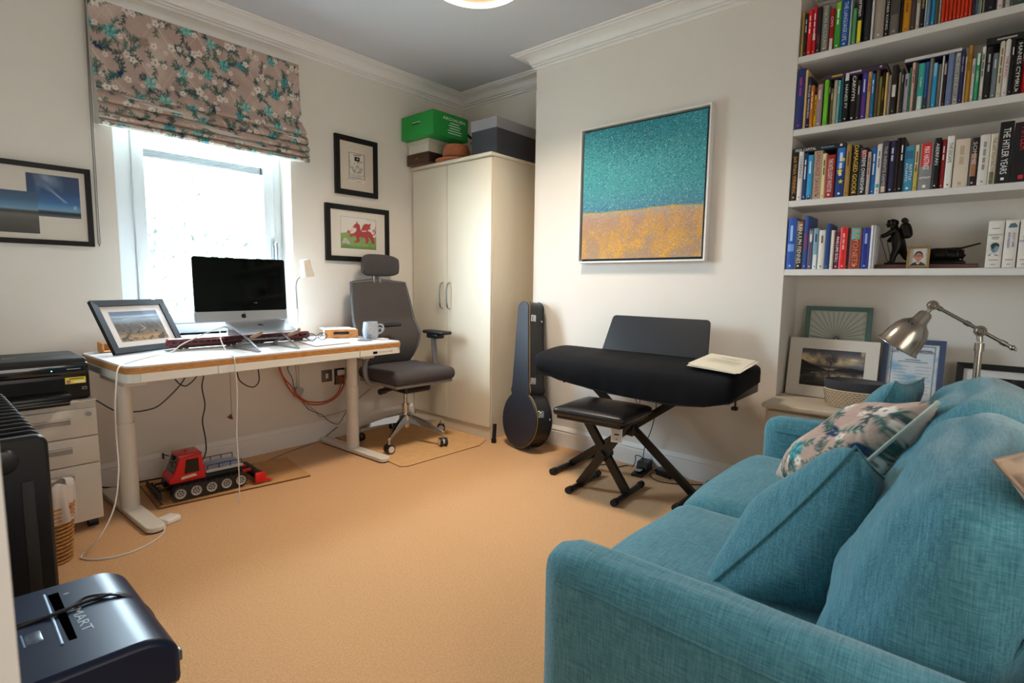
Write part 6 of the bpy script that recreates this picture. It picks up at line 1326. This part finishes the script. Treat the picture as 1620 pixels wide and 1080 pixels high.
# ---------------------------------------------------------------- bronze explorer
bz=M('bronze','1d1916',.38,.7,var=.3,vs=60); z=1.213
ex=thing('explorer_statue','dark bronze explorer figure hauling a loaded sledge on a wooden plinth','statue',(3.09,.21,z))
part('wooden_plinth',G().rbox(3.03,.030,z+.0005,3.15,.402,z+.020,.003),M('mahogany','4a211a',.4,var=.2,vs=20,stretch=(1,1,8)),ex)
zb0=z+.0205
def skin_obj(name,nodes,edges,mat,par,sub=2):
    me=bpy.data.meshes.new(name); inv=ORG[par].inverted(); me.from_pydata([(inv@V(n[:3]))[:] for n in nodes],edges,[]); me.materials.append(mat)
    o=bpy.data.objects.new(name,me); COL.objects.link(o); o.parent=par; ORG[o]=ORG[par]
    sm_=o.modifiers.new('skin','SKIN'); me.skin_vertices[0].data[0].use_root=True
    for i,n in enumerate(nodes): me.skin_vertices[0].data[i].radius=(n[3]*1.3,n[3]*1.3)
    sm_.use_smooth_shade=True
    sb=o.modifiers.new('sub','SUBSURF'); sb.levels=sub; sb.render_levels=sub; return o
X0=3.085
nodes=[(X0,.312,1.322,.019),(X0,.322,1.352,.020),(X0,.332,1.382,.021),(X0,.340,1.405,.012),(X0,.347,1.424,.016),   # pelvis, waist, chest, neck, head
 (X0-.022,.338,1.392,.011),(X0-.026,.362,1.372,.009),(X0-.026,.388,1.362,.0075),                                          # arm reaching far forward
 (X0+.022,.334,1.390,.011),(X0+.026,.345,1.360,.009),(X0+.024,.364,1.340,.0075),
 (X0-.010,.322,1.300,.013),(X0-.012,.334,1.272,.011),(X0-.012,.336,1.246,.009),(X0-.012,.352,1.240,.007),
 (X0+.010,.302,1.300,.013),(X0+.012,.290,1.272,.011),(X0+.012,.270,1.250,.009),(X0+.012,.284,1.240,.007),
 (X0,.356,1.432,.009)]
edges=[(0,1),(1,2),(2,3),(3,4),(2,5),(5,6),(6,7),(2,8),(8,9),(9,10),(0,11),(11,12),(12,13),(13,14),(0,15),(15,16),(16,17),(17,18)]
skin_obj('figure',nodes[:19],edges,bz,ex)
g=G(); g.lathe([(.0,-.019),(.012,-.017),(.020,-.004),(.021,.006),(.015,.017),(0,.020)],14,frame((X0,.344,1.424),(1,0,0),(0,.9,.3),(0,-.3,.95))); g.tube([(X0+.015*math.cos(a),.363,1.424+.015*math.sin(a)) for a in [k*2*PI/12 for k in range(12)]],.0045,6,closed=True); part('fur_hood',g,bz,ex)
g=G(); g.ball((X0,.365,1.421),(.009,.006,.011),10,8); g.ball((X0,.3715,1.421),(.0025,.003,.003),8,6); part('face',g,bz,ex)
Fk=frame((X0,.293,1.388),(1,0,0),(0,.25,.97),(0,-.97,.25))
g=softbox(Fk,.024,.036,.017,.013,bz=.006,n=8); part('backpack',g,bz,ex,ang=60)
part('bed_roll',G().tube([(X0-.028,.300,1.432),(X0+.028,.300,1.432)],.013,10),bz,ex)
g=G(); g.tube([(X0-.026,.389,1.362),(X0-.02,.349,1.238)],.0016,5); g.tube([(X0+.024,.365,1.341),(X0+.02,.340,1.238)],.0016,5); part('ski_pole',g,bz,ex)
g=G(); g.rbox(X0-.03,.258,zb0,X0+.03,.365,zb0+.010,.004); g.rbox(X0-.03,.072,zb0,X0+.03,.20,zb0+.012,.004); part('bronze_base',g,bz,ex)
g=G(); g.tube([(X0,.235,1.272),(X0,.22,1.275),(X0,.16,1.276),(X0,.10,1.272),(X0,.078,1.262)],[.014,.024,.030,.027,.012],12,sub=3); part('sledge_load',g,bz,ex)
g=G()
for xo in (-.02,.02): g.tube([(X0+xo,.245,1.262),(X0+xo,.225,1.250),(X0+xo,.08,1.249)],.003,6)
g.tube([(X0,.245,1.285),(X0,.20,1.300),(X0,.09,1.302),(X0,.028,1.321)],[.002,.004,.0045,.003],6); g.tube([(X0,.245,1.262),(X0,.285,1.315)],.0012,5)
for y in (.10,.14,.18): g.tube([(X0+.031*math.cos(a),y,1.274+.031*math.sin(a)) for a in [k*2*PI/14 for k in range(14)]],.0022,5,closed=True)
part('sledge_runners',g,bz,ex)
# small photo of a man in a frame
cvp=Cv(44,52,'cfc8bc'); cvp.put(np.clip((vnoise(44,52,4,31)-.5)*4,0,1),'a89c88',.7); cvp.poly([(.0,0),(.12,.14),(.30,.24),(.58,.24),(.76,.12),(.85,0)],'3a3038'); cvp.poly([(.30,.22),(.43,.06),(.56,.22)],'d8d4d4'); cvp.rect(.36,.18,.50,.36,'a86a58')
cvp.ell(.43,.60,.225,.275,'2a2220'); cvp.ell(.43,.515,.195,.255,'b87a66'); cvp.ell(.20,.52,.03,.05,'a86a58'); cvp.ell(.66,.52,.03,.05,'a86a58'); cvp.line([(.31,.61),(.40,.62)],.02,'3a2a24'); cvp.line([(.46,.62),(.55,.61)],.02,'3a2a24'); cvp.ell(.36,.56,.03,.014,'3a2420'); cvp.ell(.50,.56,.03,.014,'3a2420'); cvp.ell(.43,.48,.025,.05,'a8685a',.8); cvp.line([(.36,.39),(.43,.375),(.50,.39)],.02,'7a3c36'); cvp.ell(.33,.47,.05,.05,'c88a78',.6); cvp.ell(.53,.47,.05,.05,'c88a78',.6)
Fq=frame((3.025,.276,1.2136),(0,-1,0),V((.10,0,1)),V((-1,0,.10))); framed('photo_frame','small gold-edged framed photo of a smiling dark-haired man below the statue',Fq,.082,.098,.009,.012,cvp,(.012,.012,.070,.086),frm=M('frame_oldgold','8a7046',.4,.5))
# ---------------------------------------------------------------- pictures leaning in the alcove
zt=.5565
def leanF(x,y,lean): v=V((lean,0,1)).normalized(); return frame((x,y,zt),(0,-1,0),v,V((0,-1,0)).cross(v))
cw=Cv(90,142,'c3c9bd'); cw.put(vnoise(90,142,4,41)-.35,'b0b8ac',.6)
ccx,ccy=cw.asp/2,.655
for k in range(34): a=2*PI*k/34+.05; cw.line([(ccx+.02*math.cos(a+.9),ccy+.02*math.sin(a+.9)),(ccx+.75*math.cos(a),ccy+.75*math.sin(a))],.006,'4f5a56',.75)
cw.ell(ccx,ccy,.035,.035,'4a524e'); cw.ell(ccx,ccy,.016,.016,'b8beb2'); cw.line([(0,ccy+.02),(cw.asp,ccy-.02)],.010,'3f4a46',.7)
framed('framed_picture','green-framed bicycle wheel print leaning at the back of the cupboard top',leanF(3.195,.716,.13),.302,.470,.022,.018,cw,(.026,.026,.276,.444),frm=M('frame_sage','51706a',.5),mount=M('mount_sage','b8c0b4',.8))
ct=Cv(110,74); hT=ct.Y+(vnoise(110,74,3,51)-.5)*.05
ct.grad([(0,'1f1c1e'),(.10,'33302f'),(.20,'4a453f'),(.28,'a89678'),(.34,'8f8068'),(.40,'4a4643'),(.455,'2a2724'),(.475,'b8a27c'),(.50,'4f4a46'),(.55,'3a3836'),(.60,'8a7a64'),(.68,'c4ad82'),(.78,'8f8474'),(.88,'5c5a5e'),(1,'3d3f48')],hT)
ncl=vnoise(110,74,5,52,4); ct.put(np.clip((ncl-.52)*6,0,1)*(ct.Y>.6),'4a4a52',.75); ct.put(np.clip((.44-ncl)*6,0,1)*(ct.Y>.6),'e0c894',.7); ct.put(np.clip((ncl-.55)*6,0,1)*(ct.Y<.42),'16151a',.7); ct.put(np.clip((ct.X-1.0)*3,0,1)*(ct.Y>.5)*(ct.Y<.75),'5f6680',.5)
ct.poly([(0,.46),(0,.70),(.22,.60),(.5,.50),(.66,.46)],'17161a',.95); ct.poly([(.78,.47),(.95,.53),(1.2,.55),(1.5,.52),(1.5,.44),(.9,.45)],'1c1b1e',.95); ct.poly([(0,.44),(0,.25),(.25,.36),(.6,.43)],'17161a',.8)
for a in (((.70,.46),(.68,.52),(.73,.60),(.71,.70),(.66,.80)),((.72,.60),(.80,.68),(.83,.76)),((.73,.62),(.76,.74),(.74,.80)),((.70,.67),(.62,.72),(.58,.78)),((.80,.68),(.86,.70)),((.70,.44),(.69,.36),(.73,.28),(.74,.2))): ct.line(a,.018,'231f1e',.9)
rr=random.Random(8)
for i in range(40): x,y=rr.gauss(.73,.07),rr.gauss(.74,.045); ct.ell(x,y,.012,.010,'2e2824',.7)
framed('mounted_photograph','white-mounted lake photograph with a lone tree, leaning in the alcove',leanF(3.118,.763,.17),.402,.305,.0,.010,ct,(.062,.058,.345,.250),mount=M('mount_white','d2cac0',.7),glass=False)
cc=Cv(72,104,'d4dce4'); nb_=vnoise(72,104,3,61,4); cc.put(np.clip((nb_-.4)*3,0,1)*np.clip(1.25-cc.Y*1.2,0,1),'7fb0d4',.9); cc.put(np.clip((nb_-.55)*4,0,1),'5f98c8',.5); cc.put(np.clip((.42-nb_)*5,0,1)*(cc.Y<.5),'e8ecee',.8)
for x0,x1 in ((.05,.05),(.64,.64)): cc.line([(x0,.03),(x1,.97)],.012,'4a5058',.9)
for y in (.03,.97): cc.line([(.05,y),(.64,y)],.012,'4a5058',.9)
for i in range(9): cc.line([(.10,.62-i*.055),(.30-.02*(i%3),.62-i*.055)],.010,['6a7078','8a8460','6f88a8'][i%3],.55); cc.line([(.40,.62-i*.055),(.60-.02*(i%2),.62-i*.055)],.010,['6a7078','6f88a8','9a8a60'][i%3],.55)
cc.line([(.15,.70),(.55,.70)],.014,'4a505a',.7); cc.line([(.25,.735),(.45,.735)],.012,'3a3f48',.8); cc.ell(.36,.90,.03,.025,'22304a')
for x in (.20,.50): cc.line([(x-.09,.90),(x+.09,.90)],.022,'5f6a8a',.8)
fq=framed('framed_certificate','blue-framed diploma certificate behind the basket in the alcove','' or leanF(3.150,.352,.16),.240,.328,.022,.026,cc,(.024,.024,.216,.304),frm=M('frame_blue','3a4a68',.4),mount=M('mount_ice','c8d0d8',.8))
Fc=leanF(3.150,.352,.16)
text('ДИПЛОМ',.016,Fc@MX.Translation((.075,.268,.0205)),M('ink_3a3f48','3a3f48',.6),fq,'lettering',fit=.06); text('DIPLOMA',.016,Fc@MX.Translation((.165,.268,.0205)),M('ink_3a3f48'),fq,'lettering',fit=.06)
cb_=Cv(90,60,'0e0f12'); cb_.put(np.clip((vnoise(90,60,5,71)-.55)*5,0,1),'5a6a70',.6); cb_.put(np.clip((vnoise(90,60,9,72)-.62)*7,0,1),'a8b8b8',.6)
framed('framed_picture','black-framed dark photograph behind the lamp pole, right end of the alcove',leanF(3.170,.068,.14),.330,.236,.026,.020,cb_,(.072,.062,.258,.178),mount=M('mount_snow','d6d6d4',.8))
# ---------------------------------------------------------------- rope basket
rbk=thing('rope_basket','oval cream rope basket with a charcoal rim on the cupboard top','basket',(3.0,.415,.556)); Mk=MX.Translation((2.985,.425,.5558))
rope=M('rope_cream','cdbfa8',.9,var=.12,vs=200); rope2=M('rope_dark','6a6058',.9); felt=M('felt_charcoal','3f4148',.95,var=.15,vs=120)
sx,sy=.62,1.0
part('inner_shell',G().lathe([(0,.004),(.112,.004),(.122,.06),(.128,.122),(.125,.122),(.118,.06),(.108,.010),(0,.010)],36,Mk,sx,sy),M('basket_inner','56534e',.95),rbk)
for i in range(9):
    r_=.116+.013*i/8; z=.006+i*.0092; pts=[Mk@V((r_*sx*math.cos(2*PI*k/40),r_*sy*math.sin(2*PI*k/40),z)) for k in range(40)]
    part('rope_coil',G().tube(pts,.0052,6,closed=True),rope,rbk)
g=G()
for i in range(8):
    r_=.1205+.013*i/8; z=.0106+i*.0092
    for k in range(44): a=2*PI*(k+.5*(i%2))/44; p=Mk@V((r_*sx*math.cos(a),r_*sy*math.sin(a),z)); g.box(p.x-.0012,p.y-.003,p.z-.0016,p.x+.0012,p.y+.003,p.z+.0016)
part('stitches',g,rope2,rbk,ang=0,kind='stuff')
part('felt_rim',G().lathe([(.130,.086),(.136,.126),(.130,.128),(.124,.086)],40,Mk,sx,sy),felt,rbk)
# ---------------------------------------------------------------- floor lamp
fl=thing('floor_lamp','brushed steel floor lamp with a bell shade behind the far end of the sofa','floor lamp',(2.64,-.0,0))
nick2=M('brushed_nickel','a9a196',.24,1); LX=2.64
part('base',G().lathe([(0,0),(.125,0),(.128,.006),(.12,.016),(.03,.026),(.016,.05),(0,.05)],36,MX.Translation((LX,-.002,0))),nick2,fl)
g=G(); g.cyl((LX,-.002,.03),(LX,-.002,.905),.0115,n=20); g.cyl((LX,-.002,.895),(LX,-.002,.925),.015,n=20); g.cyl((LX,-.002,.93),(LX,-.002,.945),.009,n=14); pole=part('pole',g,nick2,fl)
g=G(); g.cyl((LX-.016,.0,.970),(LX+.016,.0,.970),.020,n=24); g.tube([(LX-.0165,.012*math.cos(a),.970+.012*math.sin(a)) for a in [k*2*PI/16 for k in range(16)]],.003,6,closed=True); g.cyl((LX-.020,0,.970),(LX-.015,0,.970),.007,n=12); g.cyl((LX,0,.94),(LX,0,.955),.010,n=12); part('swivel_joint',g,nick2,fl)
a_=V((LX,.138,1.057)); b_=V((LX,-.092,.915)); d_=(b_-a_).normalized()
g=G(); g.cyl(a_,b_,.0065,n=12)
for t in (.06,.44,.58,.90): g.cyl(a_+d_*(.27*t-.012),a_+d_*(.27*t+.008),.0095,n=14)
g.ball(b_[:],(.010,.010,.010),12,8); g.cyl(b_,b_+d_*.016,.007,.004,n=12); part('arm',g,nick2,fl)
g=G(); g.cyl((LX-.015,.146,1.060),(LX+.015,.146,1.060),.019,n=22); g.tube([(LX-.0155,.146+.011*math.cos(a),1.060+.011*math.sin(a)) for a in [k*2*PI/16 for k in range(16)]],.003,6,closed=True); part('shade_joint',g,nick2,fl)
sd_=V((-.06,.52,-.85)).normalized(); SFm=frame((LX,.158,1.036),V((1,0,0)).cross(sd_).cross(sd_)*-1,V((1,0,0)).cross(sd_),sd_)
g=G(); g.cyl((LX,.150,1.050),SFm@V((0,0,.012)),.008,n=12); part('shade_stem',g,nick2,fl)
lp=[(.0,.004),(.016,.005),(.024,.014),(.028,.045),(.033,.052),(.050,.066),(.062,.090),(.069,.125),(.072,.160),(.078,.170),(.0775,.172),(.070,.161),(.067,.125),(.060,.092),(.048,.069),(.03,.056),(0,.054)]
shd=part('shade',G().lathe(lp,40,SFm),nick2,fl); part('bulb',G(SFm).ball((0,0,.105),(.028,.028,.040),16,10),M('bulb_frosted','d8d4cc',.4),shd)
g=G(SFm); 
for a in (2.6,2.9): g.ball((.0505*math.cos(a),.0505*math.sin(a),.066),.003,6,5)
part('vent_holes',g,M('hole_dark','20201c',.8),shd)
bake_texts()
